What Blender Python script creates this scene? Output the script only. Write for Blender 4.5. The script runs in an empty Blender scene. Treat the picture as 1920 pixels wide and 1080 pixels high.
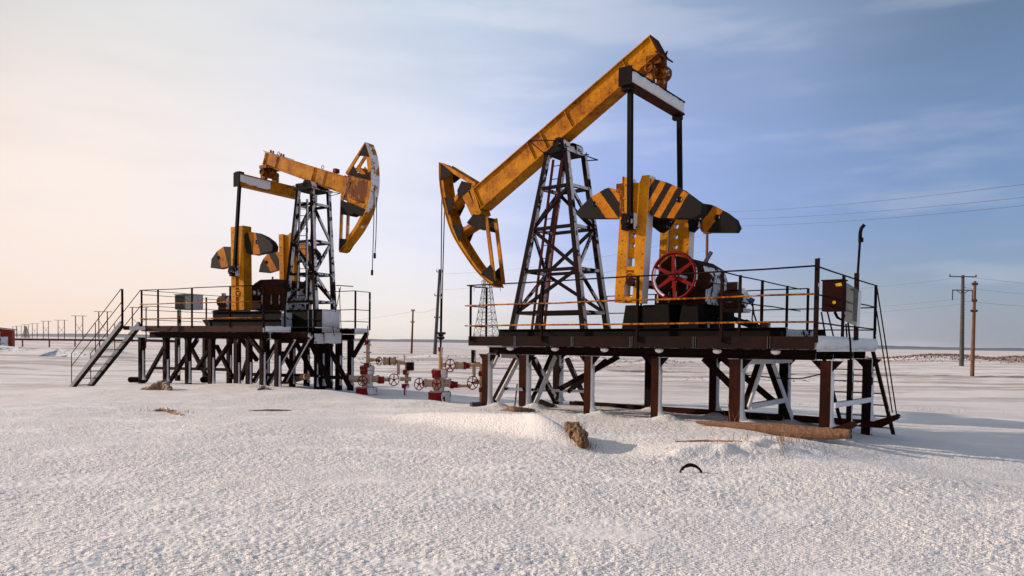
import bpy, math, random
import numpy as np
from mathutils import Vector, Matrix
random.seed(7)
S = bpy.context.scene
COL = S.collection
PI = math.pi

# ------------------------------------------------------------------ camera
EYE = 1.45                      # metres above the snow
FPX, PITCH, ROLL, HY = 1362.8, -0.0359, 0.015, 643.45
cp, sp, cr, sr = math.cos(PITCH), math.sin(PITCH), math.cos(ROLL), math.sin(ROLL)
r0, u0, FW = Vector((1, 0, 0)), Vector((0, -sp, cp)), Vector((0, cp, sp))
RT, UP = r0*cr + u0*sr, -r0*sr + u0*cr
SH = HY - 540 - FPX*math.tan(PITCH)
cd = bpy.data.cameras.new('camera'); cam = bpy.data.objects.new('camera', cd); COL.objects.link(cam)
m = Matrix.Identity(4)
for i in range(3):
    m[i][0], m[i][1], m[i][2] = RT[i], UP[i], -FW[i]
m[2][3] = EYE
cam.matrix_world = m
cd.sensor_width = 36; cd.lens = FPX/1920*36; cd.shift_y = SH/1920
cd.clip_start = 0.05; cd.clip_end = 30000
S.camera = cam

# ------------------------------------------------------------------ sky and sun
SUN_AZ = math.radians(165)      # direction towards the sun, measured from +X counter-clockwise
SUN_EL = math.radians(19)
W = bpy.data.worlds.new('World'); S.world = W; W.use_nodes = True
nt = W.node_tree; nt.nodes.clear()
def N(t, typ, **k):
    n = t.nodes.new(typ)
    for a, b in k.items(): setattr(n, a, b)
    return n
def math_node(t, op, a, b=None, c=None, clamp=False):
    n = N(t, 'ShaderNodeMath', operation=op, use_clamp=clamp)
    for i, x in enumerate((a, b, c)):
        if x is None: continue
        if isinstance(x, (int, float)): n.inputs[i].default_value = x
        else: t.links.new(x, n.inputs[i])
    return n.outputs[0]
def mixc(t, f, a, b, mode='MIX'):
    n = N(t, 'ShaderNodeMix', data_type='RGBA', blend_type=mode)
    for s_, x in ((n.inputs[0], f), (n.inputs[6], a), (n.inputs[7], b)):
        if isinstance(x, (int, float)): s_.default_value = x
        elif isinstance(x, tuple): s_.default_value = (*x, 1) if len(x) == 3 else x
        else: t.links.new(x, s_)
    return n.outputs[2]
def maprange(t, v, a, b, c=0., d=1., interp='SMOOTHSTEP'):
    n = N(t, 'ShaderNodeMapRange', interpolation_type=interp)
    t.links.new(v, n.inputs[0])
    for i, x in enumerate((a, b, c, d)): n.inputs[i+1].default_value = x
    return n.outputs[0]
def dotv(t, v, d):
    n = N(t, 'ShaderNodeVectorMath', operation='DOT_PRODUCT'); t.links.new(v, n.inputs[0]); n.inputs[1].default_value = d
    return n.outputs['Value']
sky = N(nt, 'ShaderNodeTexSky', sky_type='NISHITA', sun_disc=False)
sky.sun_elevation = SUN_EL; sky.sun_rotation = PI/2 - SUN_AZ
sky.air_density = 1.0; sky.dust_density = 1.2; sky.ozone_density = 1.5; sky.altitude = 50
tc = N(nt, 'ShaderNodeTexCoord'); D = tc.outputs['Generated']
sep = N(nt, 'ShaderNodeSeparateXYZ'); nt.links.new(D, sep.inputs[0])
X_, Y_, Z_ = sep.outputs
az = math_node(nt, 'ARCTAN2', X_, Y_)                       # 0 ahead, + to the right
el = math_node(nt, 'ARCSINE', Z_)
mp = N(nt, 'ShaderNodeMapping'); nt.links.new(D, mp.inputs[0]); mp.inputs['Scale'].default_value = (1.2, 1.2, 6.5); mp.inputs['Rotation'].default_value = (0.0, 0.16, 0.3)
nz = N(nt, 'ShaderNodeTexNoise'); nt.links.new(mp.outputs[0], nz.inputs['Vector']); nz.inputs['Scale'].default_value = 1.6; nz.inputs['Detail'].default_value = 3; nz.inputs['Roughness'].default_value = .45
nz2 = N(nt, 'ShaderNodeTexNoise'); nt.links.new(mp.outputs[0], nz2.inputs['Vector']); nz2.inputs['Scale'].default_value = 4.5; nz2.inputs['Detail'].default_value = 5; nz2.inputs['Roughness'].default_value = .5
# high thin cloud veil: thick towards the sun (left) and the horizon, thin to the right
t_az = maprange(nt, az, -0.75, 0.75, 0, 1, 'LINEAR')
veil = maprange(nt, az, -0.25, 0.55, 1.0, 0.30)
low = maprange(nt, el, -0.02, 0.17, 1.0, 0.0)
veil = math_node(nt, 'MAXIMUM', veil, math_node(nt, 'MULTIPLY', low, 0.85))
nn = math_node(nt, 'ADD', math_node(nt, 'MULTIPLY', math_node(nt, 'SUBTRACT', nz.outputs[0], .5), .75), math_node(nt, 'MULTIPLY', math_node(nt, 'SUBTRACT', nz2.outputs[0], .5), .55))
veil = math_node(nt, 'ADD', veil, nn, clamp=True)
veil = maprange(nt, veil, 0, 1, 0.40, 1, 'LINEAR')
rampA = N(nt, 'ShaderNodeValToRGB'); nt.links.new(t_az, rampA.inputs[0])
def ramp(r, stops):
    r.color_ramp.interpolation = 'EASE'
    while len(r.color_ramp.elements) < len(stops): r.color_ramp.elements.new(0.5)
    for e, (p, c) in zip(r.color_ramp.elements, stops):
        e.position = p; e.color = (*c, 1)
# colour of the veil low over the horizon / higher up, from left to right
ramp(rampA, [(0.0, (.98, .72, .58)), (0.12, (1.0, .80, .67)), (0.38, (.95, .87, .80)), (0.62, (.68, .69, .76)), (.92, (.34, .38, .47))])
rampB = N(nt, 'ShaderNodeValToRGB'); nt.links.new(t_az, rampB.inputs[0])
ramp(rampB, [(0.0, (1.0, .79, .70)), (0.14, (1.0, .885, .82)), (0.37, (.88, .89, 1.0)), (0.62, (.40, .53, .98)), (.88, (.22, .35, .68))])
rampC = N(nt, 'ShaderNodeValToRGB'); nt.links.new(t_az, rampC.inputs[0])
ramp(rampC, [(0.0, (.52, .55, .55)), (0.2, (.72, .75, .77)), (0.45, (.58, .67, .82)), (0.7, (.37, .48, .70)), (.90, (.16, .24, .37))])
lowc = maprange(nt, el, 0.0, 0.16)
topc = maprange(nt, el, 0.18, 0.46)
vc_ = mixc(nt, lowc, rampA.outputs[0], rampB.outputs[0])
vc_ = mixc(nt, topc, vc_, rampC.outputs[0])
wisp = maprange(nt, math_node(nt, 'ADD', math_node(nt, 'MULTIPLY', nz2.outputs[0], .6), math_node(nt, 'MULTIPLY', nz.outputs[0], .4)), .48, .64)
vc_ = mixc(nt, math_node(nt, 'MULTIPLY', wisp, .20), vc_, (.93, .90, .92))
bg1 = N(nt, 'ShaderNodeBackground'); nt.links.new(sky.outputs[0], bg1.inputs[0]); bg1.inputs[1].default_value = 0.1
bg2 = N(nt, 'ShaderNodeBackground'); nt.links.new(vc_, bg2.inputs[0]); bg2.inputs[1].default_value = 1.0
ms = N(nt, 'ShaderNodeMixShader'); nt.links.new(veil, ms.inputs[0]); nt.links.new(bg1.outputs[0], ms.inputs[1]); nt.links.new(bg2.outputs[0], ms.inputs[2])
wo = N(nt, 'ShaderNodeOutputWorld'); nt.links.new(ms.outputs[0], wo.inputs[0])

sl = bpy.data.lights.new('sun', 'SUN'); sun = bpy.data.objects.new('sun', sl); COL.objects.link(sun)
sl.energy = 5.0; sl.angle = math.radians(0.6); sl.color = (1.0, .81, .66)
sd = Vector((math.cos(SUN_AZ)*math.cos(SUN_EL), math.sin(SUN_AZ)*math.cos(SUN_EL), math.sin(SUN_EL)))
sun.rotation_euler = sd.to_track_quat('Z', 'Y').to_euler()
sun.location = (-20, 0, 20)
vs = S.view_settings; vs.view_transform = 'Standard'; vs.look = 'None'; vs.exposure = -0.03; vs.gamma = 1; vs.use_curve_mapping = False
S.cycles.max_bounces = 6; S.cycles.diffuse_bounces = 3; S.cycles.glossy_bounces = 3

# ------------------------------------------------------------------ measuring: the two pump yards as local frames
def ray(px, py): return FW + RT*((px-960)/FPX) - UP*((py-540-SH)/FPX)
class Frame:
    def __init__(s, X0, Y0, yaw, zd, tilt=0.0):
        ca, sa, ct, st = math.cos(yaw), math.sin(yaw), math.cos(tilt), math.sin(tilt)
        s.o = Vector((X0, Y0, zd+EYE))
        s.ax = (Vector((ca*ct, sa*ct, st)), Vector((-sa, ca, 0)), Vector((-ca*st, -sa*st, ct)))
        s.m = Matrix.Identity(4)
        for i in range(3):
            for j in range(3): s.m[i][j] = s.ax[j][i]
            s.m[i][3] = s.o[i]
    def at(s, ax, val, px, py):          # point of the plane (local axis = val) seen at this place
        d = ray(px, py); e = Vector((0, 0, EYE)) - s.o
        dl = Vector([a.dot(d) for a in s.ax]); el_ = Vector([a.dot(e) for a in s.ax])
        return el_ + dl*((val-el_[ax])/dl[ax])
    def w(s, u, v, z): return s.o + s.ax[0]*u + s.ax[1]*v + s.ax[2]*z
FA = Frame(-.9629, 15.898, -.6611, .1373, .0057)
FB = Frame(-11.5542, 22.6425, -.547, .3669, .0007)
def yplane(Y, px, py):
    d = ray(px, py); return Vector((0, 0, EYE)) + d*(Y/d.y)

# ------------------------------------------------------------------ materials
SNOWDIR = FA.ax[0]
def newmat(name):
    mt = bpy.data.materials.new(name); mt.use_nodes = True; t = mt.node_tree
    b = t.nodes['Principled BSDF']
    return mt, t, b
def noise(t, vec, scale, detail=4, rough=.55, off=None):
    n = N(t, 'ShaderNodeTexNoise'); n.inputs['Scale'].default_value = scale; n.inputs['Detail'].default_value = detail; n.inputs['Roughness'].default_value = rough
    t.links.new(vec, n.inputs['Vector']); return n.outputs[0]
def bump(t, b, h, strength, dist):
    n = N(t, 'ShaderNodeBump'); n.inputs['Strength'].default_value = strength; n.inputs['Distance'].default_value = dist
    t.links.new(h, n.inputs['Height']); t.links.new(n.outputs[0], b.inputs['Normal'])
SNOWC = (.80, .79, .80)
def paint(name, base, dark, rust, rust_amt=.5, rough=.55, snow=0.0, snow_up=0.0, scale=1.0, stripes=None, bmp=.4, metal=0.0):
    """worn paint on steel: base colour, blotches of dark and rust, wind-driven snow stuck on faces turned to windward"""
    mt, t, b = newmat(name)
    geo = N(t, 'ShaderNodeNewGeometry'); P = geo.outputs['Position']
    n1 = noise(t, P, 2.3*scale, 6, .65); n2 = noise(t, P, 9*scale, 8, .7); n3 = noise(t, P, 38*scale, 3, .6)
    c = mixc(t, maprange(t, n1, .35, .65), base, dark)
    mps = N(t, 'ShaderNodeMapping'); t.links.new(P, mps.inputs[0]); mps.inputs['Scale'].default_value = (16*scale, 16*scale, 2.6*scale)
    n5 = noise(t, mps.outputs[0], 1.0, 6, .7)
    m1 = math_node(t, 'ADD', math_node(t, 'MULTIPLY', n1, .25), math_node(t, 'ADD', math_node(t, 'MULTIPLY', n2, .35), math_node(t, 'MULTIPLY', n5, .40)))
    th = .70 - .30*rust_amt
    rf = maprange(t, m1, th-.03, th+.06)
    rr = mixc(t, maprange(t, n3, .35, .65), rust, tuple(x*.45 for x in rust))
    c = mixc(t, rf, c, rr)
    c = mixc(t, math_node(t, 'MULTIPLY', maprange(t, n3, .50, .70), .55), c, tuple(x*.4 for x in rust))
    c = mixc(t, math_node(t, 'MULTIPLY', maprange(t, n5, .38, .72), .45), c, dark)
    if stripes:
        at = N(t, 'ShaderNodeAttribute', attribute_name='stripe')
        v = math_node(t, 'ADD', at.outputs['Fac'], math_node(t, 'MULTIPLY', math_node(t, 'SUBTRACT', n2, .5), .16))
        fr = math_node(t, 'FRACT', v)
        c = mixc(t, math_node(t, 'MAXIMUM', maprange(t, fr, .47, .53), maprange(t, v, 12.48, 12.54)), c, stripes)
    hh = math_node(t, 'ADD', n2, math_node(t, 'MULTIPLY', rf, -.3))
    if snow or snow_up:
        wn = noise(t, P, 3.1, 5, .6); wn2 = noise(t, P, 14, 4, .6)
        wsum = math_node(t, 'ADD', math_node(t, 'MULTIPLY', wn, .7), math_node(t, 'MULTIPLY', wn2, .3))
        a = math_node(t, 'MULTIPLY', dotv(t, geo.outputs['True Normal'], tuple(SNOWDIR)), snow)
        a2 = math_node(t, 'MULTIPLY', dotv(t, geo.outputs['True Normal'], (0, 0, 1)), snow_up)
        a = math_node(t, 'MAXIMUM', a, a2)
        sf = maprange(t, math_node(t, 'ADD', a, wsum), 1.10, 1.16)
        c = mixc(t, sf, c, SNOWC)
        t.links.new(maprange(t, sf, 0, 1, rough, .9, 'LINEAR'), b.inputs['Roughness'])
    else: b.inputs['Roughness'].default_value = rough
    t.links.new(c, b.inputs['Base Color']); b.inputs['Metallic'].default_value = metal
    b.inputs['Specular IOR Level'].default_value = .06
    bump(t, b, hh, bmp, .006)
    return mt
M = {}
YB, YD, RUST = (.56, .222, .003), (.33, .105, .004), (.085, .020, .007)
M['yellow'] = paint('yellow_paint', YB, YD, RUST, .50, .6, .70, .2)
M['yellow_rusty'] = paint('yellow_paint_rusty', (.50, .19, .010), YD, (.10, .018, .010), .85, .6, .56, .2)
M['yellow_bare'] = paint('yellow_paint_bare', YB, YD, RUST, .50, .6, 0, .1)
M['crank_bare'] = paint('yellow_crank_paint_bare', (.62, .26, .005), (.46, .17, .005), RUST, .42, .6, 0, .2)
M['crank'] = paint('yellow_crank_paint', (.62, .25, .006), (.46, .165, .006), RUST, .40, .6, .84, .2)
M['stripe'] = paint('striped_paint', (.56, .19, .007), (.38, .115, .006), RUST, .48, .65, 0, .2, 1.0, (.015, .012, .012))
M['dark'] = paint('black_paint', (0.0108, 0.0084, 0.0078), (0.0066, 0.0060, 0.0060), (0.0240, 0.0096, 0.0060), .30, .8, .70, .5)
M['bare'] = paint('black_paint_bare', (0.0108, 0.0084, 0.0078), (0.0072, 0.0060, 0.0060), (0.0270, 0.0096, 0.0060), .35, .8, 0, 0)
M['plate'] = paint('dark_gusset_paint', (0.0228, 0.0168, 0.0156), (0.0156, 0.0120, 0.0120), (0.0480, 0.0180, 0.0120), .35, .8, 0, 0)
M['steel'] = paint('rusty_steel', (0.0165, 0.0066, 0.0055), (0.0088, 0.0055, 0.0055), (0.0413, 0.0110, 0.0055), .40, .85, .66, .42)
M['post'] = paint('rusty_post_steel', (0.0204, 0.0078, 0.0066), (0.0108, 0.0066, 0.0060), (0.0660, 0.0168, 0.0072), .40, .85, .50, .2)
M['steel_lit'] = paint('rusty_sunlit_steel', (0.0422, 0.0094, 0.0040), (0.0149, 0.0054, 0.0040), (0.0744, 0.0198, 0.0059), .42, .8, .92, .3)  # lighter, redder copy of the rusty steel, sunlit tone painted in
M['fascia'] = paint('deck_edge_steel', (0.0216, 0.0102, 0.0090), (0.0120, 0.0078, 0.0078), (0.0420, 0.0132, 0.0084), .35, .85, .80, .3)
M['fascia_pale'] = paint('deck_edge_steel_scuffed', (0.0595, 0.0280, 0.0238), (0.0315, 0.0168, 0.0154), (0.0840, 0.0455, 0.0350), .5, .85, 1.0, .3)
M['rail'] = paint('rail_yellow_paint', (.56, .23, .015), (.34, .10, .012), (.10, .022, .012), .72, .7, .3, .3, 1.5)
M['red'] = paint('red_paint', (0.2210, 0.0085, 0.0068), (0.1445, 0.0068, 0.0068), (0.0595, 0.0085, 0.0085), .40, .6, .60, .30)
M['wellpaint'] = paint('well_cream_paint', (.56, .43, .36), (.50, .34, .24), (.26, .035, .03), .50, .7, .72, .66, 2.5)
M['wellyellow'] = paint('well_yellow_paint', (.52, .30, .13), (.48, .33, .20), (.24, .03, .02), .50, .7, .62, .6, 2.5)
M['wellred'] = paint('well_red_paint', (.26, .014, .018), (.18, .012, .014), (.10, .02, .02), .35, .65, .72, .62, 2.5)
M['wheelred'] = paint('handwheel_red_paint', (.24, .012, .016), (.15, .010, .012), (.07, .01, .01), .35, .65, .2, .3, 2.5)
M['gear'] = paint('gearbox_rust', (0.0390, 0.0117, 0.0058), (0.0195, 0.0078, 0.0054), (0.0634, 0.0244, 0.0107), .5, .8, .66, .45)
M['gear_dry'] = paint('equaliser_rust', (0.0638, 0.0150, 0.0090), (0.0338, 0.0105, 0.0083), (0.1125, 0.0300, 0.0120), .5, .8, 0, 0)
M['motor'] = paint('motor_rust', (0.0768, 0.0320, 0.0230), (0.0416, 0.0205, 0.0166), (0.1280, 0.0640, 0.0448), .5, .8, .92, .62)
M['concrete'] = paint('pole_concrete', (.105, .098, .10), (.075, .07, .072), (.07, .055, .05), .2, .9, 0, 0)
M['pole_wood'] = paint('pole_wood', (.20, .10, .06), (.14, .07, .045), (.09, .05, .035), .3, .9, 0, 0)
M['cab'] = paint('cabinet_maroon', (0.0240, 0.0044, 0.0032), (0.0160, 0.0036, 0.0032), (0.0120, 0.0048, 0.0040), .3, .7, .4, .3)
M['cabgrey'] = paint('cabinet_grey', (.17, .19, .195), (.11, .135, .14), (.10, .06, .035), .35, .7, .74, .5)
M['label'] = paint('warning_yellow', (.70, .42, .015), (.6, .36, .015), (.3, .2, .02), .05, .6, 0, 0)
M['shed'] = paint('shed_red', (.30, .030, .014), (.24, .025, .014), (.3, .05, .03), .1, .7, .2, .3)
M['shade_grey'] = paint('painted_shade_grey', (.34, .35, .38), (.24, .25, .28), (.06, .04, .035), .36, .85, .3, .2)  # grey stands in for snow in shade on the stair stringers
M['pylon'] = paint('pylon_steel', (.22, .19, .19), (.18, .16, .16), (.14, .10, .09), .1, .8, 0, 0)
M['pipe_red'] = paint('pipe_red', (.16, .035, .028), (.13, .035, .028), (.12, .03, .02), .1, .8, .2, .4)
M['far_steel'] = paint('far_steel', (.085, .070, .070), (.065, .058, .06), (.08, .05, .04), .1, .85, 0, 0)
def snowmat():
    mt, t, b = newmat('snow'); geo = N(t, 'ShaderNodeNewGeometry'); P = geo.outputs['Position']
    n = noise(t, P, 22, 5, .6)
    t.links.new(mixc(t, n, (.78, .77, .78), (.84, .83, .84)), b.inputs['Base Color']); b.inputs['Roughness'].default_value = .8
    b.inputs['Specular IOR Level'].default_value = .15
    bump(t, b, n, .5, .02); return mt
M['snow'] = snowmat()
def woodmat(name, a, bb, ax_scale, sn=.5):
    mt, t, b = newmat(name); tc = N(t, 'ShaderNodeTexCoord'); mp = N(t, 'ShaderNodeMapping'); t.links.new(tc.outputs['Object'], mp.inputs[0]); mp.inputs['Scale'].default_value = ax_scale
    geo = N(t, 'ShaderNodeNewGeometry')
    n = noise(t, mp.outputs[0], 6, 6, .6); n2 = noise(t, geo.outputs['Position'], 9, 5, .6)
    c = mixc(t, maprange(t, n, .35, .65), a, bb)
    up = dotv(t, geo.outputs['Normal'], (.15, 0, 1))
    sf = maprange(t, math_node(t, 'ADD', math_node(t, 'MULTIPLY', up, sn), n2), 1.02, 1.08)
    t.links.new(mixc(t, sf, c, SNOWC), b.inputs['Base Color']); b.inputs['Roughness'].default_value = .85
    bump(t, b, n, .8, .02); return mt
M['wood'] = woodmat('weathered_wood', (.24, .125, .065), (.12, .058, .032), (1, 12, 12), .30)
M['bark'] = woodmat('rotten_bark', (.26, .135, .055), (.05, .028, .016), (3, 3, 3), .42)
M['straw'] = woodmat('dry_straw', (.38, .24, .12), (.20, .11, .055), (3, 3, 3), .1)
M['straw_snow'] = woodmat('snowy_straw', (.30, .17, .09), (.15, .08, .045), (3, 3, 3), .58)

# ------------------------------------------------------------------ mesh builder
OFF = {}
SPLIT = dict(motor_cable=1, anchor_block=1, brace=1, cross_tie=1, diagonal_brace=1, handrail=1, mid_rail=1, stair_handrail='near', rail_post='near', gusset='near', snow_crust=1, main_beam='near', joist='near', pedestal=1, bridle_cable=1, bearing_guard=1, drive_belt='near', stair_tread=1, shade_grey_side=1, lifting_lug='near', tail_bearing='near', centre_bearing='near', edge_beam='near', sledge_runner='near', stair_stringer=1, weight_rack=1, motor_slide=1, base_frame='near', head_strut='near', end_block='near', cabinet_stand=1, packed_snow='near', brake_lever=1, drain_pipe='near', warning_sticker=1, saddle='near')
class MB:
    def __init__(s): s.v = []; s.f = []; s.sm = []; s.st = []; s.ch = []; s.cuts = []
    def add(s, vs, fs, smooth=False, st=None):
        o = len(s.v); s.v += [tuple(x) for x in vs]; s.f += [tuple(i+o for i in f) for f in fs]; s.sm += [smooth]*len(fs)
        s.st += list(st) if st else [0.0]*len(vs); s.ch.append((o, len(s.v), len(s.f)-len(fs), len(s.f))); return s
    def box(s, a, b):
        x0, y0, z0 = [min(p, q) for p, q in zip(a, b)]; x1, y1, z1 = [max(p, q) for p, q in zip(a, b)]
        v = [(x0,y0,z0),(x1,y0,z0),(x1,y1,z0),(x0,y1,z0),(x0,y0,z1),(x1,y0,z1),(x1,y1,z1),(x0,y1,z1)]
        return s.add(v, [(0,3,2,1),(4,5,6,7),(0,1,5,4),(1,2,6,5),(2,3,7,6),(3,0,4,7)])
    def bar(s, p, q, w, h, side=(0, 1, 0), w2=None, h2=None):   # w along the side direction, h across
        p, q = Vector(p), Vector(q); d = (q-p).normalized(); sd_ = Vector(side); sd_ = sd_ - d*sd_.dot(d)
        if sd_.length < 1e-4: sd_ = d.orthogonal()
        sd_.normalize(); n = d.cross(sd_); w2 = w2 or w; h2 = h2 or h
        v = []
        for c, ww, hh in ((p, w, h), (q, w2, h2)):
            for i, j in ((-1,-1),(1,-1),(1,1),(-1,1)): v.append(c + sd_*i*ww/2 + n*j*hh/2)
        return s.add(v, [(3,2,1,0),(4,5,6,7),(0,1,5,4),(1,2,6,5),(2,3,7,6),(3,0,4,7)])
    def angle(s, p, q, w, t_, side=(0, 1, 0)):                   # L section
        p, q = Vector(p), Vector(q); d = (q-p).normalized(); sd_ = Vector(side); sd_ = (sd_ - d*sd_.dot(d)).normalized(); n = d.cross(sd_)
        s.bar(p - n*(w/2-t_/2), q - n*(w/2-t_/2), w, t_, sd_)
        s.bar(p + sd_*(w/2-t_/2) + n*t_*.5, q + sd_*(w/2-t_/2) + n*t_*.5, t_, w-t_, sd_); return s
    def ibeam(s, p, q, side, b, h, h2=None, tf=.02, tw=.02):
        p, q = Vector(p), Vector(q); d = (q-p).normalized(); sd_ = Vector(side).normalized(); n = sd_.cross(d)
        if n.z < 0: n = -n
        h2 = h2 or h
        s.bar(p + n*(h/2-tf/2), q + n*(h2/2-tf/2), b, tf, sd_); s.bar(p - n*(h/2-tf/2), q - n*(h2/2-tf/2), b, tf, sd_)
        s.bar(p, q, tw, h-2*tf-.002, sd_, tw, h2-2*tf-.002); return s
    def tube(s, p, q, r, n=10, r2=None, caps=True):
        p, q = Vector(p), Vector(q); r2 = r if r2 is None else r2
        d = (q-p).normalized(); a = d.orthogonal().normalized(); b = d.cross(a); v = []
        for c, rr in ((p, r), (q, r2)):
            for i in range(n): th = 2*PI*i/n; v.append(c + a*math.cos(th)*rr + b*math.sin(th)*rr)
        f = [(i, (i+1) % n, n+(i+1) % n, n+i) for i in range(n)]
        s.add(v, f, True)
        if caps:
            s.add(v[:n], [tuple(range(n-1, -1, -1))]); s.add(v[n:], [tuple(range(n))])
        return s
    def rail(s, p, q, r, n=6, wob=.010):
        p, q = Vector(p), Vector(q); k_ = max(2, int((q-p).length/.8))
        pts = [p] + [lerp(p, q, i/k_)+Vector((0, random.uniform(-1, 1)*wob, random.uniform(-1, .7)*wob)) for i in range(1, k_)] + [q]
        return s.path(pts, r, n)
    def path(s, pts, r, n=6, jit=0):
        pts = [Vector(p) for p in pts]; rings = []; v = []
        rs = r if isinstance(r, (list, tuple)) else [r]*len(pts)
        a = None
        for i, p in enumerate(pts):
            d = (pts[min(i+1, len(pts)-1)] - pts[max(i-1, 0)]).normalized()
            a = d.orthogonal().normalized() if a is None else (a - d*a.dot(d)).normalized(); b = d.cross(a)
            for k in range(n):
                th = 2*PI*k/n; rr = rs[i]*(1+random.uniform(-jit, jit)); v.append(p + a*math.cos(th)*rr + b*math.sin(th)*rr)
        f = []
        for i in range(len(pts)-1):
            for k in range(n): f.append((i*n+k, i*n+(k+1) % n, (i+1)*n+(k+1) % n, (i+1)*n+k))
        f.append(tuple(range(n-1, -1, -1))); f.append(tuple(range((len(pts)-1)*n, len(pts)*n)))
        return s.add(v, f, n > 5)
    def prism(s, poly, vec, st=None):
        poly = [Vector(p) for p in poly]; vec = Vector(vec); n = len(poly)
        nrm = Vector((0, 0, 0))
        for i in range(n): nrm += poly[i].cross(poly[(i+1) % n])
        st = list(st) if st else None
        if nrm.dot(vec) > 0:
            poly = poly[::-1]
            if st: st = st[::-1]
        v = poly + [p+vec for p in poly]
        f = [tuple(range(n)), tuple(range(2*n-1, n-1, -1))] + [(i, n+i, n+(i+1) % n, (i+1) % n) for i in range(n)]
        return s.add(v, f, False, (st+st) if st else None)
    def lathe(s, o, axis, prof, n=16):            # prof: (distance along axis, radius)
        o = Vector(o); d = Vector(axis).normalized(); a = d.orthogonal().normalized(); b = d.cross(a); v = []
        for h, r in prof:
            for i in range(n): th = 2*PI*i/n; v.append(o + d*h + a*math.cos(th)*r + b*math.sin(th)*r)
        k = len(prof)
        f = [(j*n+i, j*n+(i+1) % n, (j+1)*n+(i+1) % n, (j+1)*n+i) for j in range(k-1) for i in range(n)]
        s.add(v, f, False)
        s.add(v[:n], [tuple(range(n-1, -1, -1))]); s.add(v[-n:], [tuple(range(n))]); return s
    def torus(s, o, axis, R_, r, n=28, k=8, a0=0, a1=2*PI, sq=1.0):
        o = Vector(o); d = Vector(axis).normalized(); a = d.orthogonal().normalized(); b = d.cross(a); v = []; full = abs(a1-a0-2*PI) < 1e-6
        m_ = n if full else n+1
        for i in range(m_):
            th = a0+(a1-a0)*i/n; e = a*math.cos(th) + b*math.sin(th)
            for j in range(k): ph = 2*PI*j/k; v.append(o + e*(R_ + r*math.cos(ph)) + d*r*sq*math.sin(ph))
        f = []
        for i in range(n):
            i2 = (i+1) % m_
            for j in range(k): f.append((i*k+j, i2*k+j, i2*k+(j+1) % k, i*k+(j+1) % k))
        return s.add(v, f, True)
    def cut(s): s.cuts.append((len(s.v), len(s.f))); return s
    def pieces(s, mode):
        n = len(s.v)
        if s.cuts:
            cs = [(0, 0)] + s.cuts + [(n, len(s.f))]
            for a, b in zip(cs, cs[1:]):
                if b[0] > a[0]: yield list(range(a[0], b[0])), list(range(a[1], b[1]))
            return
        k_ = len(s.ch); par = list(range(k_))
        def find(i):
            while par[i] != i: i = par[i]
            return i
        seen = {}; bx = []
        for c, (v0, v1, f0, f1) in enumerate(s.ch):
            A = np.array([tuple(p) for p in s.v[v0:v1]]); bx.append((A.min(0)-.006, A.max(0)+.006))
            for p in A.round(5): 
                q = tuple(p)
                if q in seen: par[find(c)] = find(seen[q])
                else: seen[q] = c
        if mode == 'near':
            for a in range(k_):
                for b in range(a):
                    if (bx[a][0] <= bx[b][1]).all() and (bx[b][0] <= bx[a][1]).all(): par[find(a)] = find(b)
        g_ = {}
        for c in range(k_): g_.setdefault(find(c), []).append(c)
        for cs in g_.values():
            yield [i for c in cs for i in range(s.ch[c][0], s.ch[c][1])], [i for c in cs for i in range(s.ch[c][2], s.ch[c][3])]
    def build(s, name, mat, root=None, off=None, smooth=None):
        mode = SPLIT.get(name) if root is not None else None
        if root is not None and root.get('category') == 'wellhead': mode = 'near'
        if mode:
            out = []; P = list(s.pieces(mode)); s.cuts = []
            if len(P) > 1:
                for vi, fi in P:
                    mb = MB(); mp_ = {a: b for b, a in enumerate(vi)}
                    mb.v = [s.v[i] for i in vi]; mb.f = [tuple(mp_[j] for j in s.f[i]) for i in fi]; mb.sm = [s.sm[i] for i in fi]; mb.st = [s.st[i] for i in vi]
                    out.append(mb.build1(name, mat, root, off, smooth))
                return out[0]
        return s.build1(name, mat, root, off, smooth)
    def build1(s, name, mat, root=None, off=None, smooth=None):
        me = bpy.data.meshes.new(name)
        o_ = Vector(off) if off is not None else OFF.get(root.name if root else None, Vector((0, 0, 0)))
        me.from_pydata([Vector(p) - o_ for p in s.v], [], s.f); me.materials.append(M[mat] if isinstance(mat, str) else mat)
        me.polygons.foreach_set('use_smooth', s.sm if smooth is None else [smooth]*len(s.sm))
        if any(s.st):
            at = me.attributes.new('stripe', 'FLOAT', 'POINT'); at.data.foreach_set('value', s.st)
        me.update()
        o = bpy.data.objects.new(name, me); COL.objects.link(o)
        if root is not None:
            o.parent = root; OFF[o.name] = o_
        return o
def tag(o, label=None, cat=None, group=None, kind=None):
    if label: o['label'] = label
    if cat: o['category'] = cat
    if group: o['group'] = group
    if kind: o['kind'] = kind
    return o
def thing(name, label, cat, fr, off, group=None):
    o = bpy.data.objects.new(name, None); COL.objects.link(o); o.empty_display_size = .3
    off = Vector(off); mm = fr.m.copy() if fr else Matrix.Identity(4)
    mm.translation = mm @ off
    o.matrix_world = mm; OFF[o.name] = off
    return tag(o, label, cat, group)
def single(mb, name, mat, label, cat, group=None, kind=None, fr=None):
    pts = np.array([tuple(p) for p in mb.v]); c = Vector(((pts[:,0].min()+pts[:,0].max())/2, (pts[:,1].min()+pts[:,1].max())/2, pts[:,2].min()))
    o = mb.build(name, mat, None, off=c); mm = fr.m.copy() if fr else Matrix.Identity(4); mm.translation = mm @ c; o.matrix_world = mm
    return tag(o, label, cat, group, kind)

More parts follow.
